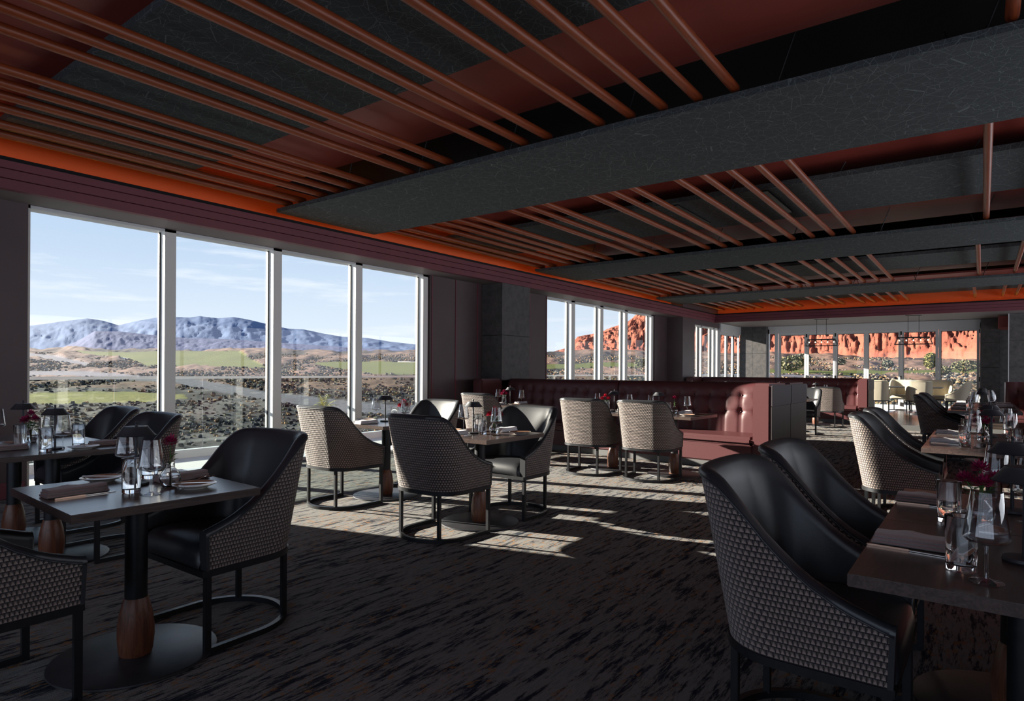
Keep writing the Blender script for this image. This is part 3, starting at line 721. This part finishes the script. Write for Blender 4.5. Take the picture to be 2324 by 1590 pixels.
def napkin_proto(mat):
    r = thing('napkin', '', 'napkin')
    for k in range(3):
        rows = []
        for i in range(13):
            x = -.115+.23*i/12; row = []
            for (y, z) in ((-.043, 0), (-.050, .005), (-.045, .010), (-.02, .0115), (.02, .0115), (.045, .010), (.050, .005), (.043, 0)):
                wv = .004*math.sin(x*38+k*1.3)*(1 if k == 2 else .4)+.003*math.sin(x*21+y*30); row.append((x+.004*k*(1 if i < 6 else -1), y*(1-.03*k), z+.0105*k+.001+max(-.0, wv if k == 2 and z > .004 else 0)))
            rows.append(row)
        g = MB().grid(rows, close_u=True, flip=True); g.face(list(range(8))[::-1]); g.face(list(range(12*8, 13*8))); g.build('fold', mat, r, smooth=50)
    return r
NAP = napkin_proto('napkin'); NAPW = napkin_proto('napkin_w')
KNF = thing('table_knife', '', 'knife')
MB().bb(-.115, .0, -.0045, .0045, 0, .006).build('handle', 'copper', KNF, bevel=.0015); MB().prism([(0, -.003), (.09, -.0085), (.112, -.004), (.118, .003), (0, .0045)], .001, .0035).build('blade', 'steel', KNF)
FRK = thing('fork', '', 'fork')
MB().tube([(-.10, 0, .003), (.02, 0, .004), (.055, 0, .012), (.062, 0, .012)], [.0042, .0024, .003, .010], 8).build('handle', 'steel', FRK)
for k in range(4): MB().tube([(.060, -.0095+.0063*k, .012), (.085, -.0095+.0063*k, .009), (.105, -.0095+.0063*k, .014)], .0013, 5).build('tine', 'steel', FRK)

def setting(tn, cx, cy, rz, items, z=.76, along='Y'):
    """items: (kind, dx, dy, rotation deg, phrase) in table axes; tn ends each label"""
    for (k, dx, dy, ro, ph) in items:
        proto, nm = {'lamp': (LAMP, 'black cordless table lamp with conical shade'), 'tum': (TUM, 'clear water tumbler'), 'wg': (WG, 'tall stemmed wine glass'), 'v1': (VA1, 'glass bud vase with one burgundy bloom'), 'v4': (VA3, 'glass bud vase with a bunch of burgundy chrysanthemums'), 'vr': (VR2, 'glass bud vase with crimson blooms'),
                     'plate': (PLT, 'brown glazed side plate'), 'nap': (NAP, 'folded rose-grey linen napkin'), 'napw': (NAPW, 'folded pale linen napkin'), 'knife': (KNF, 'table knife'), 'fork': (FRK, 'silver fork')}[k]
        c, s = math.cos(rz), math.sin(rz)
        if along == 'Y' and k in ('nap', 'napw', 'knife', 'fork'): ro += 90
        dup(proto, (cx+dx*c-dy*s, cy+dx*s+dy*c, z+.0003), rz+math.radians(ro), ('%s %s %s' % (nm, ph, tn)).replace('  ', ' '))
def table(x, y, rz, label, proto=None, z=0, group=None): return dup(proto or TB, (x, y, z), rz, label, group)
DT = 'square dark oak pedestal table '
# nearest left table
table(-3.07, 1.27, -.045, DT+'nearest the camera at lower left', TN)
tn = 'on the nearest left table'
def absset(tn, items, rz=0, along='Y'):
    for (k, x, y, ro, ph) in items: setting(tn, x, y, rz, [(k, 0, 0, ro, ph)], along=along)
absset(tn, [('lamp', -3.15, 1.30, 0, ''), ('plate', -3.38, 1.245, 10, 'left of the glasses'), ('nap', -3.12, 1.045, 0, 'toward the lower left chair'), ('tum', -2.965, 1.205, 0, 'nearer one'), ('tum', -3.29, 1.42, 0, 'farther one behind the stem glass'), ('wg', -3.40, 1.36, 0, 'left of the lamp'), ('wg', -2.86, 1.24, 0, 'right of the tumbler'), ('v1', -2.99, 1.38, 0, ''), ('plate', -2.865, 1.43, 20, 'in front of the vase'), ('nap', -3.13, 1.50, 4, 'toward the far chair'), ('knife', -3.045, 1.06, 2, 'along the near napkin'), ('fork', -3.045, 1.515, 6, 'beside the far napkin'), ('fork', -3.20, 1.08, 180, 'left of the near napkin')])
# double table at left
table(-5.10, 1.57, 0, DT+'at right half of the double table by the left windows')
table(-5.89, 1.57, 0, DT+'at left half of the double table by the left windows')
absset('on the double table at left', [('lamp', -4.95, 1.54, 0, 'right one'), ('lamp', -5.80, 1.60, 0, 'left one'), ('v4', -5.56, 1.58, 0, ''), ('tum', -4.86, 1.46, 0, 'in front of the right lamp'), ('wg', -4.78, 1.53, 0, 'right of the right lamp'), ('wg', -5.42, 1.66, 0, 'left of the right lamp'), ('tum', -5.02, 1.70, 0, 'behind the right lamp'), ('plate', -4.82, 1.66, 30, 'near the right corner'), ('nap', -4.95, 1.86, 0, 'at the right end'), ('fork', -4.83, 1.79, 10, 'at the right end'), ('plate', -5.45, 1.42, 0, 'left of the vase'), ('nap', -5.12, 1.32, 0, 'at the near edge'), ('wg', -5.83, 1.45, 0, 'under the left lamp'), ('tum', -5.95, 1.78, 0, 'behind the vase'), ('nap', -5.86, 1.86, 0, 'toward the window chair'), ('tum', -5.28, 1.44, 0, 'at the left frame edge')])
# second window table
table(-4.97, 4.47, 0, DT+'second along the windows, half hidden by a chair back')
absset('on the second window table', [('lamp', -5.02, 4.50, 0, ''), ('napw', -4.96, 4.20, 0, 'toward the camera'), ('plate', -5.24, 4.42, 0, 'at its left'), ('wg', -5.28, 4.60, 0, 'left of the lamp'), ('tum', -4.90, 4.52, 0, ''), ('vr', -4.87, 4.62, 0, ''), ('wg', -4.72, 4.50, 0, 'right of the lamp'), ('napw', -4.96, 4.76, 0, 'toward the window chair')])
# centre table
table(-3.455, 4.17, 0, DT+'in the centre foreground between two facing chairs')
absset('on the centre table', [('lamp', -3.50, 4.13, 0, ''), ('wg', -3.74, 4.28, 0, 'left of the lamp'), ('tum', -3.395, 4.13, 0, 'right of the lamp'), ('tum', -3.60, 4.32, 0, 'behind the lamp'), ('vr', -3.33, 4.21, 0, ''), ('wg', -3.23, 4.11, 0, 'in front of the red bloom'), ('napw', -3.52, 3.93, 0, 'toward the camera'), ('knife', -3.44, 3.94, 2, 'by the near napkin'), ('plate', -3.76, 4.14, 0, 'at the left edge'), ('plate', -3.17, 4.36, 15, 'at the right corner'), ('napw', -3.40, 4.46, 0, 'toward the sunlit chair')])
# tables along the banquette
BT = (('leftmost', -6.12, 8.12), ('middle', -4.00, 7.64), ('right', -3.12, 7.62))
for w_, x, y in BT:
    table(x, y, -.06, DT+'the %s one along the mid-room banquette' % w_)
    tn = 'on the %s banquette table' % w_
    fl = 'v4' if w_ == 'leftmost' else ('vr' if w_ == 'middle' else 'v1')
    setting(tn, x, y, -.06, [('lamp', .02 if w_ != 'right' else -.22, .0, 0, ''), ('wg', -.26 if w_ != 'right' else -.345, .02, 0, 'at its left'), ('wg', .24 if w_ != 'right' else .16, .02, 0, 'at its right'), (fl, -.14 if w_ != 'right' else -.02, .03, 0, ''), ('tum', -.06, -.06, 0, 'in front of the lamp'), ('napw', -.02, -.27, 0, 'toward the chair'), ('plate', .24, -.16, 0, ''), ('napw', .02, .27, 0, 'toward the bench')])
# far banquette tables
for w_, x in (('right', -3.36), ('second from the right', -4.22), ('third from the right', -6.1), ('leftmost', -6.55 - .35)):
    if w_ == 'leftmost': x = -6.55
    if w_ == 'third from the right': x = -5.6
    table(x, 17.25, -.08, DT+'the %s one along the far banquette' % w_)
    setting('on the %s far banquette table' % w_, x, 17.25, -.08, [('lamp', .0, .0, 0, ''), ('wg', -.24, 0, 0, 'at its left'), ('wg', .22, .05, 0, 'at its right'), ('tum', -.1, .05, 0, ''), ('napw', 0, -.27, 0, '')])
table(-3.12, 13.80, 0, DT+'glimpsed beyond the end of the mid-room banquette')
setting('on the table beyond the banquette end', -3.12, 13.80, 0, [('plate', .2, -.1, 0, ''), ('lamp', -.1, 0, 0, ''), ('napw', .1, .25, 0, '')])
# right rows
table(.105, 2.295, 0, DT+'nearest at the right edge of the photo')
table(.105, 3.085, 0, DT+'second at the right edge, butted against the nearest')
absset('on the nearest right table', [('tum', -.045, 2.12, 0, 'in front'), ('wg', .01, 2.04, 0, 'large in front'), ('nap', -.165, 2.33, 0, ''), ('knife', -.175, 2.25, -3, 'along the napkin'), ('plate', -.015, 2.64, 40, 'behind the wine glass'), ('lamp', .10, 2.33, 0, ''), ('fork', -.17, 2.425, 0, 'behind the napkin')], along='X')
absset('on the second right table', [('v4', -.005, 2.80, 0, ''), ('nap', -.18, 3.14, 0, ''), ('knife', -.17, 3.06, 0, 'along the napkin'), ('lamp', .095, 3.13, 0, ''), ('tum', -.095, 2.775, 0, 'left of the flowers'), ('wg', .14, 2.95, 0, 'right of the flowers'), ('wg', .05, 3.38, 0, 'under the lamp'), ('plate', .20, 2.70, 0, 'at its near right')], along='X')
for nm_, x, y, pr_ in (('nearer middle right', .075, 5.85, TW), ('farther middle right', .07, 6.715, TW), ('first far right', .02, 11.55, TW), ('second far right', .02, 12.42, TW), ('third far right', .02, 13.29, TW), ('fourth far right', .02, 14.16, TW)):
    table(x, y, 0, 'square dark oak table, the %s one in the right-hand row' % nm_, pr_)
    far = y > 10
    nk = 'nap' if nm_.startswith(('first', 'second')) else 'napw'
    it = [('lamp', -.02, .02, 0, ''), (nk, -.29, .10, 0, 'at its left'), ('wg', -.12, -.20, 0, 'in front'), ('tum', -.18, -.08, 0, 'at its left'), ('wg', .10, .30, 0, 'at its right'), (nk, .27, -.1, 0, 'at its right')]
    if not far: it += [('v4' if pr_ is TW and nm_.startswith('nearer') else 'vr', -.07, .33 if nm_.startswith('nearer') else 0.2, 0, ''), ('plate', .15, .15, 0, 'beside the lamp'), ('tum', .12, -.12, 0, 'at its right'), ('knife', -.28, .0, 0, 'along the napkin')]
    setting('on the %s table' % nm_, x, y, 0, it, along='X')
# far dining table in the bay
t = thing('dining_table', 'long dark stone-topped dining table among the cream chairs by the folding doors', 'table', (-2.05, 22.35, .12))
MB().bb(-1.12, 1.12, -.45, .45, .735, .77).build('tabletop', 'bronze', t, bevel=.004)
for s in (-1, 1):
    MB().bb(s*.72-.09, s*.72+.09, -.12, .12, .02, .735).build('pedestal', 'metal', t, bevel=.004); MB().bb(s*.72-.28, s*.72+.28, -.3, .3, 0, .02).build('base_plate', 'metal', t, bevel=.004)

# ================================================================== pendants
def pendant(label, x, y, zb, hl=.46):
    r = thing('linear_pendant', label, 'pendant light', (x, y, zb))
    H0 = .19; top = hl-.07; wd = .11
    f = MB(); c = [(-hl, -wd, 0), (hl, -wd, 0), (hl, wd, 0), (-hl, wd, 0)]; f.tube(c, 0, closed=True, sq=(.010, .010))
    c2_ = [(-top, -.05, H0), (top, -.05, H0), (top, .05, H0), (-top, .05, H0)]
    for a, b_ in zip(c, c2_): f.tube([a, b_], 0, sq=(.006, .006))
    f.build('frame', 'metal', r)
    MB().bb(-top-.01, top+.01, -.055, .055, H0-.012, H0+.02).build('top_bar', 'metal', r, bevel=.002)
    g = MB()
    for s in (-1, 1):
        for k in range(4):
            a = -top+.02+k*(2*top-.04)/4; b_ = a+(2*top-.04)/4
            g.tube([(a, s*wd*.95, .005), (b_, s*.055, H0-.01)], .003, 4); g.tube([(b_, s*wd*.95, .005), (a, s*.055, H0-.01)], .003, 4)
    g.build('wire_lattice', 'metal', r, kind='stuff')
    for s in (-1, 1): MB().tube([(s*.135, 0, H0), (s*.135, 0, HEAD-zb-.014)], .006, 8).build('hanging_rod', 'metal', r)
    MB().bb(-.20, .20, -.04, .04, HEAD-zb-.014, HEAD-zb-.0005).build('ceiling_plate', 'metal', r)
    for k in range(5):
        a = -top+.04+k*(2*top-.08)/4; s_ = MB().lathe([(0, 0), (.014, 0), (.014, .045), (0, .045)], 10, (a, 0, H0-.055)).build('socket', 'metal', r)
        MB().lathe([(0, -.042), (.010, -.040), (.017, -.028), (.016, -.016), (.008, -.001), (0, 0)], 12, (a, 0, H0-.055)).build('bulb', 'bulb', s_, smooth=1)
    return r
pendant('black frame pendant with five bulbs in front of the folding doors, left one', -4.02, 21.45, 2.13)
pendant('black frame pendant with five bulbs above the far dining table, right one', -1.60, 21.45, 2.13)

# ================================================================== the desert outside
import numpy as np
cs, sn = math.cos(YAW), math.sin(YAW)
def wpt(t, s_, z): return (s_*(-sn+cs*t), s_*(cs+sn*t), z)
PROF = [(9, -4.4), (25, -4.4), (45, -4.2), (60, -4.19), (90, -3.0), (140, -1.2), (200, 1.0), (300, 4.6), (450, 10.5), (700, 21.0), (900, 30.5), (1300, 33)]
def prof(s_):
    for (a, za), (b, zb) in zip(PROF, PROF[1:]):
        if s_ <= b: return za+(zb-za)*(s_-a)/(b-a)
    return PROF[-1][1]
def inpoly(x, y, poly):
    c = False; j = len(poly)-1
    for i in range(len(poly)):
        xi, yi = poly[i]; xj, yj = poly[j]
        if (yi > y) != (yj > y) and x < (xj-xi)*(y-yi)/(yj-yi)+xi: c = not c
        j = i
    return c
ZN = [('green', [(40, 893), (250, 887), (415, 893), (428, 903), (330, 913), (50, 917)]), ('green', [(170, 796), (300, 799), (372, 795), (500, 797), (545, 797), (575, 818), (612, 835), (560, 834), (400, 830), (330, 829), (290, 812), (190, 804)]),
      ('green', [(700, 824), (760, 820), (830, 820), (955, 822), (1240, 826), (1330, 824), (1330, 834), (1100, 840), (955, 848), (850, 848), (750, 834)]), ('green', [(1330, 822), (1480, 824), (1480, 832), (1330, 834)]), ('green', [(1700, 839), (1950, 841), (2230, 838), (2230, 845), (1950, 849), (1700, 848)]),
      ('road', [(40, 798), (120, 806), (205, 825), (196, 831), (110, 815), (40, 808)]), ('road', [(30, 840), (200, 843), (375, 856), (370, 868), (200, 856), (30, 852)]), ('road', [(368, 856), (430, 858), (620, 890), (835, 914), (1000, 922), (1000, 944), (800, 938), (600, 906), (400, 872)]),
      ('sand', [(268, 809), (312, 808), (318, 814), (275, 815)]), ('sand', [(900, 819), (948, 820), (945, 824), (900, 823)]), ('road', [(1690, 849), (1935, 852), (1935, 856), (1690, 853)])]
CC = {'green': (.105, .120, .030), 'road': (.145, .14, .16), 'sand': (.45, .41, .36)}
def terrain():
    nt_, ns_ = 620, 250
    ts = np.linspace(-1.05, .95, nt_); ss = 9*(1300/9)**(np.linspace(0, 1, ns_)); me = bpy.data.meshes.new('desert_ground'); V = []; Cc = []
    for s_ in ss:
        z0 = prof(s_)
        for t in ts:
            u = FPX*t; v0 = FPX*(CH-z0)/s_; px = CXP+u*math.cos(ROLL)-v0*math.sin(ROLL); py = HYP+u*math.sin(ROLL)+v0*math.cos(ROLL)
            w = wpt(t, s_, 0); kind = None
            if 785 < py < 950:
                for k, pl in ZN:
                    if inpoly(px, py, pl): kind = k; break
            amp = 0 if kind else min(1, max(.15, s_/260))
            n1 = noise.fractal(Vector((w[0]/(3+s_*.045), w[1]/(3+s_*.045), 1.3)), .8, 2.1, 4)
            z = z0+amp*n1*(.4+s_*.0042)
            big = noise.noise(Vector((w[0]/(10+s_*.12), w[1]/(10+s_*.12), 5)))
            if kind: c = CC[kind] if not (kind == 'green' and py > 880) else (.20, .185, .052); m_ = 1+.18*n1; c = tuple(q*m_ for q in c)
            else:
                q = max(0, min(1, .5+n1*.9+big*.5)); 
                a = (.030, .028, .030); b_ = (.20, .125, .092) if s_ > 110 else (.115, .105, .10)
                q = q*q*(3-2*q); c = tuple(x+(y-x)*q for x, y in zip(a, b_))
            V.append(wpt(t, s_, z)); Cc.append((*c, 1))
    F = [(i*nt_+j, i*nt_+j+1, (i+1)*nt_+j+1, (i+1)*nt_+j) for i in range(ns_-1) for j in range(nt_-1)]
    me.from_pydata(V, [], F); at = me.color_attributes.new('tone', 'FLOAT_COLOR', 'POINT'); at.data.foreach_set('color', [x for c in Cc for x in c])
    me.polygons.foreach_set('use_smooth', [True]*len(F))
    m, nt, b = new_mat('desert_soil'); setp(b, rough=.95, spec=.1); a = N(nt, 'ShaderNodeVertexColor', layer_name='tone')
    n = N(nt, 'ShaderNodeTexNoise', i_Scale=.9, i_Detail=6.0, i_Roughness=.7); L(nt, world_coords(nt), n.inputs[0])
    sc_ = N(nt, 'ShaderNodeMix', data_type='RGBA', blend_type='MULTIPLY'); sc_.inputs['Factor'].default_value = .7
    L(nt, a.outputs[0], sc_.inputs['A']); L(nt, rmp(nt, n.outputs[0], ((.35, (.45, .45, .5)), (.65, (1.3, 1.25, 1.2)))), sc_.inputs['B']); L(nt, sc_.outputs['Result'], b.inputs['Base Color'])
    bump(nt, b, n.outputs[0], .6, .3); me.materials.append(m)
    o = bpy.data.objects.new('desert_ground', me); COL.objects.link(o); o['kind'] = 'structure'; return o
terrain()
# shrubs and lava rocks past counting
def lumps(name, n, srange, sizes, cols, seed, kindlab, flat=.75, spread=(-.80, .80)):
    rnd = random.Random(seed); ph = (1+5**.5)/2
    ico = [Vector(v).normalized() for v in ((-1, ph, 0), (1, ph, 0), (-1, -ph, 0), (1, -ph, 0), (0, -1, ph), (0, 1, ph), (0, -1, -ph), (0, 1, -ph), (ph, 0, -1), (ph, 0, 1), (-ph, 0, -1), (-ph, 0, 1))]
    fc = [(0, 11, 5), (0, 5, 1), (0, 1, 7), (0, 7, 10), (0, 10, 11), (1, 5, 9), (5, 11, 4), (11, 10, 2), (10, 7, 6), (7, 1, 8), (3, 9, 4), (3, 4, 2), (3, 2, 6), (3, 6, 8), (3, 8, 9), (4, 9, 5), (2, 4, 11), (6, 2, 10), (8, 6, 7), (9, 8, 1)]
    V = []; F = []; C_ = []
    k = 0; tries = 0
    while k < n and tries < n*6:
        tries += 1
        s_ = srange[0]*(srange[1]/srange[0])**rnd.random(); t = rnd.uniform(*spread); z0 = prof(s_)
        u = FPX*t; v0 = FPX*(CH-z0)/s_; px = CXP+u; py = HYP+v0+u*math.sin(ROLL)
        if any(inpoly(px, py, pl) for _, pl in ZN): continue
        w = wpt(t, s_, 0); big = noise.noise(Vector((w[0]/(8+s_*.1), w[1]/(8+s_*.1), 9)))
        if big < -.15 and rnd.random() < .8: continue
        if name == 'desert_shrubs' and s_ < 100 and t < 0 and rnd.random() < .6: continue
        sz = rnd.uniform(*sizes)*(1+s_*.0028)*(.32+.68*min(1, s_/120)); b0 = len(V); c = rnd.choice(cols); j = rnd.uniform(.7, 1.3); c = tuple(q*j for q in c)
        for v in ico: q = v*sz*rnd.uniform(.7, 1.25); V.append((w[0]+q.x, w[1]+q.y, z0+q.z*flat+sz*.25)); C_ += [*c, 1]
        F += [(a+b0, b+b0, c_+b0) for a, b, c_ in fc]; k += 1
    me = bpy.data.meshes.new(name); me.from_pydata(V, [], F); at = me.color_attributes.new('tone', 'FLOAT_COLOR', 'POINT'); at.data.foreach_set('color', C_)
    m, nt, b = new_mat(name+'_tone'); setp(b, rough=.95, spec=.1); a = N(nt, 'ShaderNodeVertexColor', layer_name='tone'); L(nt, a.outputs[0], b.inputs['Base Color']); me.materials.append(m)
    o = bpy.data.objects.new(name, me); COL.objects.link(o); tag(o, kindlab[0], kindlab[1], kind='stuff')
lumps('desert_shrubs', 15000, (30, 560), (.13, .40), [(.25, .15, .09), (.20, .145, .11), (.13, .12, .075), (.30, .175, .09), (.19, .17, .145)], 3, ('dry orange and grey desert scrub covering the ground outside', 'shrubs'), .7)
lumps('lava_rocks', 15000, (14, 460), (.10, .36), [(.035, .033, .036), (.05, .05, .052), (.02, .02, .022), (.09, .085, .085)], 5, ('black lava rocks scattered over the slopes outside', 'rocks'), .8)
# mountains
def ridge(name, sil, s0, s1, col, base_y, label, cat, rough=.035, rows_=26, seed=1, cols_=420, gull=(1, 1), dsk=.05, skew=None):
    x0, x1 = sil[0][0], sil[-1][0]; V = []
    def sy(x):
        for (a, ya), (b, yb) in zip(sil, sil[1:]):
            if x <= b: return ya+(yb-ya)*(x-a)/(b-a)
        return sil[-1][1]
    for i in range(rows_):
        k = i/(rows_-1); s_ = s0+(s1-s0)*k
        for j in range(cols_):
            x = x0+(x1-x0)*j/(cols_-1); t = (x-CXP)/FPX; y = sy(x)+t*FPX*-.0057
            fs = skew(t) if skew else 1; zt = CH+(HYP-y)*s1*fs/FPX; zb = CH+(HYP-base_y)*s0*fs/FPX
            g = noise.fractal(Vector((t*90*gull[0], k*1.6*gull[1], seed)), .7, 2.2, 6); rd = 1-abs(g)*1.6
            kk = k**.9; z = zb+(zt-zb)*kk + (zt-zb)*rough*(rd-.5)*4*math.sin(PI*min(1, k*.94))
            gg = noise.fractal(Vector((t*120*gull[0], k*2, seed+7)), .8, 2.1, 5); ds = (s1-s0)*dsk*gg*math.sin(PI*k*.9)
            V.append(wpt(t, (s_+ds)*fs, z if k < 1 else zt+noise.noise(Vector((t*300, 0, seed)))*(zt-zb)*.006))
    F = [(i*cols_+j, i*cols_+j+1, (i+1)*cols_+j+1, (i+1)*cols_+j) for i in range(rows_-1) for j in range(cols_-1)]
    me = bpy.data.meshes.new(name); me.from_pydata(V, [], F); me.materials.append(col); me.polygons.foreach_set('use_smooth', [True]*len(F))
    o = bpy.data.objects.new(name, me); COL.objects.link(o); tag(o, label, cat); return o
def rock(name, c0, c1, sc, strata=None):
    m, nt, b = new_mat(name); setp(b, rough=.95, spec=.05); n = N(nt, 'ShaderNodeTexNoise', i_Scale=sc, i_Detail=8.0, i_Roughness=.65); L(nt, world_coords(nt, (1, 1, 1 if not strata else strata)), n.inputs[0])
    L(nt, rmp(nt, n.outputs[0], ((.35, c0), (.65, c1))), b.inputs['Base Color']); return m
far = [(-60, 742), (69, 739), (129, 730.5), (198, 722), (232, 727), (269, 738), (301, 730), (344, 722), (372, 717.5), (430, 720), (452, 717), (495, 722), (529, 719), (559, 724), (615, 737), (654, 745.5), (688, 747), (731, 756), (775, 763.6), (830, 766), (886, 775), (949, 782), (1100, 790), (1330, 803)]
ridge('mountain_range', far, 5200, 7000, rock('haze_blue_range_rock', (.10, .145, .25), (.135, .185, .30), .0012), 812, 'long blue mountain range on the horizon beyond the left windows', 'mountain', seed=2, gull=(.30, 2.5), rough=.010, dsk=.03)  # distance haze is put into the range's blue rock colour
mesa = [(90, 803), (138, 788), (172, 775.6), (215, 750.7), (275, 752), (344, 760), (430, 767), (516, 769), (602, 775), (731, 784), (949, 797), (1150, 804)]
ridge('mesa', mesa, 3600, 4300, rock('haze_violet_mesa_rock', (.085, .10, .18), (.12, .13, .215), .003, 4), 812, 'lower violet mesa in front of the blue range', 'mountain', seed=5, rough=.012, gull=(.4, 2), dsk=.03)  # violet rock colour carries the mesa's distance haze
cliff = [(1215, 806), (1243, 803), (1290, 788), (1310, 765), (1350, 757), (1400, 740), (1420, 733), (1440, 717), (1460, 702), (1477, 690), (1560, 650), (1700, 620), (1850, 600), (2000, 590), (2250, 575), (2500, 570)]
ridge('red_cliffs', cliff, 820, 1150, rock('red_sandstone', (.14, .043, .030), (.27, .095, .062), .02, 3.0), 812, 'red sandstone cliffs filling the view through the far windows', 'cliff', rough=.07, rows_=90, seed=11, cols_=560, gull=(.40, 5.0), dsk=.09, skew=lambda t: 1.35-.85*min(1, max(0, (t-.05)/.75)))
# single trees and the young palm
def tree(label, px, s_, h, wd, col, seed):
    h *= .62; wd *= .75
    rnd = random.Random(seed); t = (px-CXP)/FPX; w = wpt(t, s_, prof(s_)-.3); r = thing('desert_tree', label, 'tree', w)
    tr = MB()
    tr.tube([(0, 0, 0), (.05*h, 0, h*.3), (0, .03*h, h*.6)], [.05*h, .035*h, .02*h], 7); tr.build('trunk', 'foot', r)
    f = MB()
    for k in range(420):
        a = rnd.uniform(0, 2*PI); rr = rnd.random()**.5; z = rnd.uniform(-1, 1); q = math.sqrt(1-z*z)*rnd.uniform(.6, 1)
        c = Vector((math.cos(a)*q*wd/2, math.sin(a)*q*wd/2, h*.58+z*h*.4)); n = Vector((rnd.gauss(0, 1), rnd.gauss(0, 1), rnd.gauss(0, 1))).normalized(); x = n.orthogonal().normalized()*h*.075; y = n.cross(x).normalized()*h*.05
        b0 = len(f.v)
        for p in (c-x-y, c+x-y, c+x+y, c-x+y): f.v.append(tuple(p))
        f.face([b0, b0+1, b0+2, b0+3])
    f.build('foliage', col, r)
M['olive'] = simple('olive_foliage', (.115, .11, .05), .8, nscale=2, namp=.35); M['yellowleaf'] = simple('yellow_foliage', (.20, .18, .05), .8, nscale=2, namp=.3); M['sage'] = simple('sage_foliage', (.115, .12, .085), .8, nscale=2, namp=.3)
for i, (px, s_, h, wd, c, lb) in enumerate(((1795, 210, 9, 13, 'olive', 'wide olive desert tree seen through the leftmost folding leaf'), (1820, 330, 9, 13, 'sage', 'sage tree behind the leftmost pendant lamp'), (1905, 300, 6, 8, 'sage', 'small sage tree left of the middle door leaf'), (2015, 260, 6, 6, 'sage', 'small sage tree beyond the middle folding leaf'), (2112, 240, 11, 6, 'yellowleaf', 'upright yellow tree beside the fifth door leaf'), (2190, 220, 7, 12, 'olive', 'rounded olive bush tree seen through the last folding leaf'), (2140, 190, 5, 6, 'olive', 'small olive shrub left in the last folding leaf'), (1410, 330, 8, 5, 'yellowleaf', 'slim yellow-green tree below the cliff in the middle windows'), (1455, 260, 6, 8, 'olive', 'low olive tree at the right edge of the middle windows'))):
    tree(lb, px, s_, h, wd, c, 40+i)
def palm():
    s_ = 62; w = wpt((735-CXP)/FPX, s_, prof(s_)-.1); r = thing('young_palm', 'young yellowish palm beyond the balcony glass in the third window', 'palm', w); rnd = random.Random(4)
    MB().tube([(0, 0, 0), (0, 0, .5), (.05, 0, 1.1), (.05, 0, 1.7)], [.22, .17, .13, .10], 10).build('trunk', 'foot', r)
    M['palm'] = simple('palm_frond', (.42, .36, .10), .6, nscale=3, namp=.3)
    for k in range(11):
        a = 2*PI*k/11+rnd.uniform(-.2, .2); el = rnd.uniform(.5, 1.35); f = MB(); pts = []
        for q in range(9):
            u = q/8; rr = 1.5*u*math.cos(el); z = 1.7+1.7*u*math.sin(el)-.75*u*u*math.cos(el); pts.append(Vector((rr*math.cos(a)+.05, rr*math.sin(a), z)))
        f.tube(pts, [.025*(1-.8*i/8) for i in range(9)], 5)
        for q in range(2, 9):
            for s2 in (-1, 1):
                p = pts[q]; sd_ = Vector((-math.sin(a), math.cos(a), 0))*s2; l_ = .45*math.sin(PI*q/9.5)+.1; b0 = len(f.v); d = (pts[q]-pts[q-1]).normalized()
                for p_ in (p-d*.04, p+sd_*l_+d*.25-Vector((0, 0, .12)), p+d*.05): f.v.append(tuple(p_))
                f.face([b0, b0+1, b0+2])
        f.build('frond', 'palm', r)
palm()
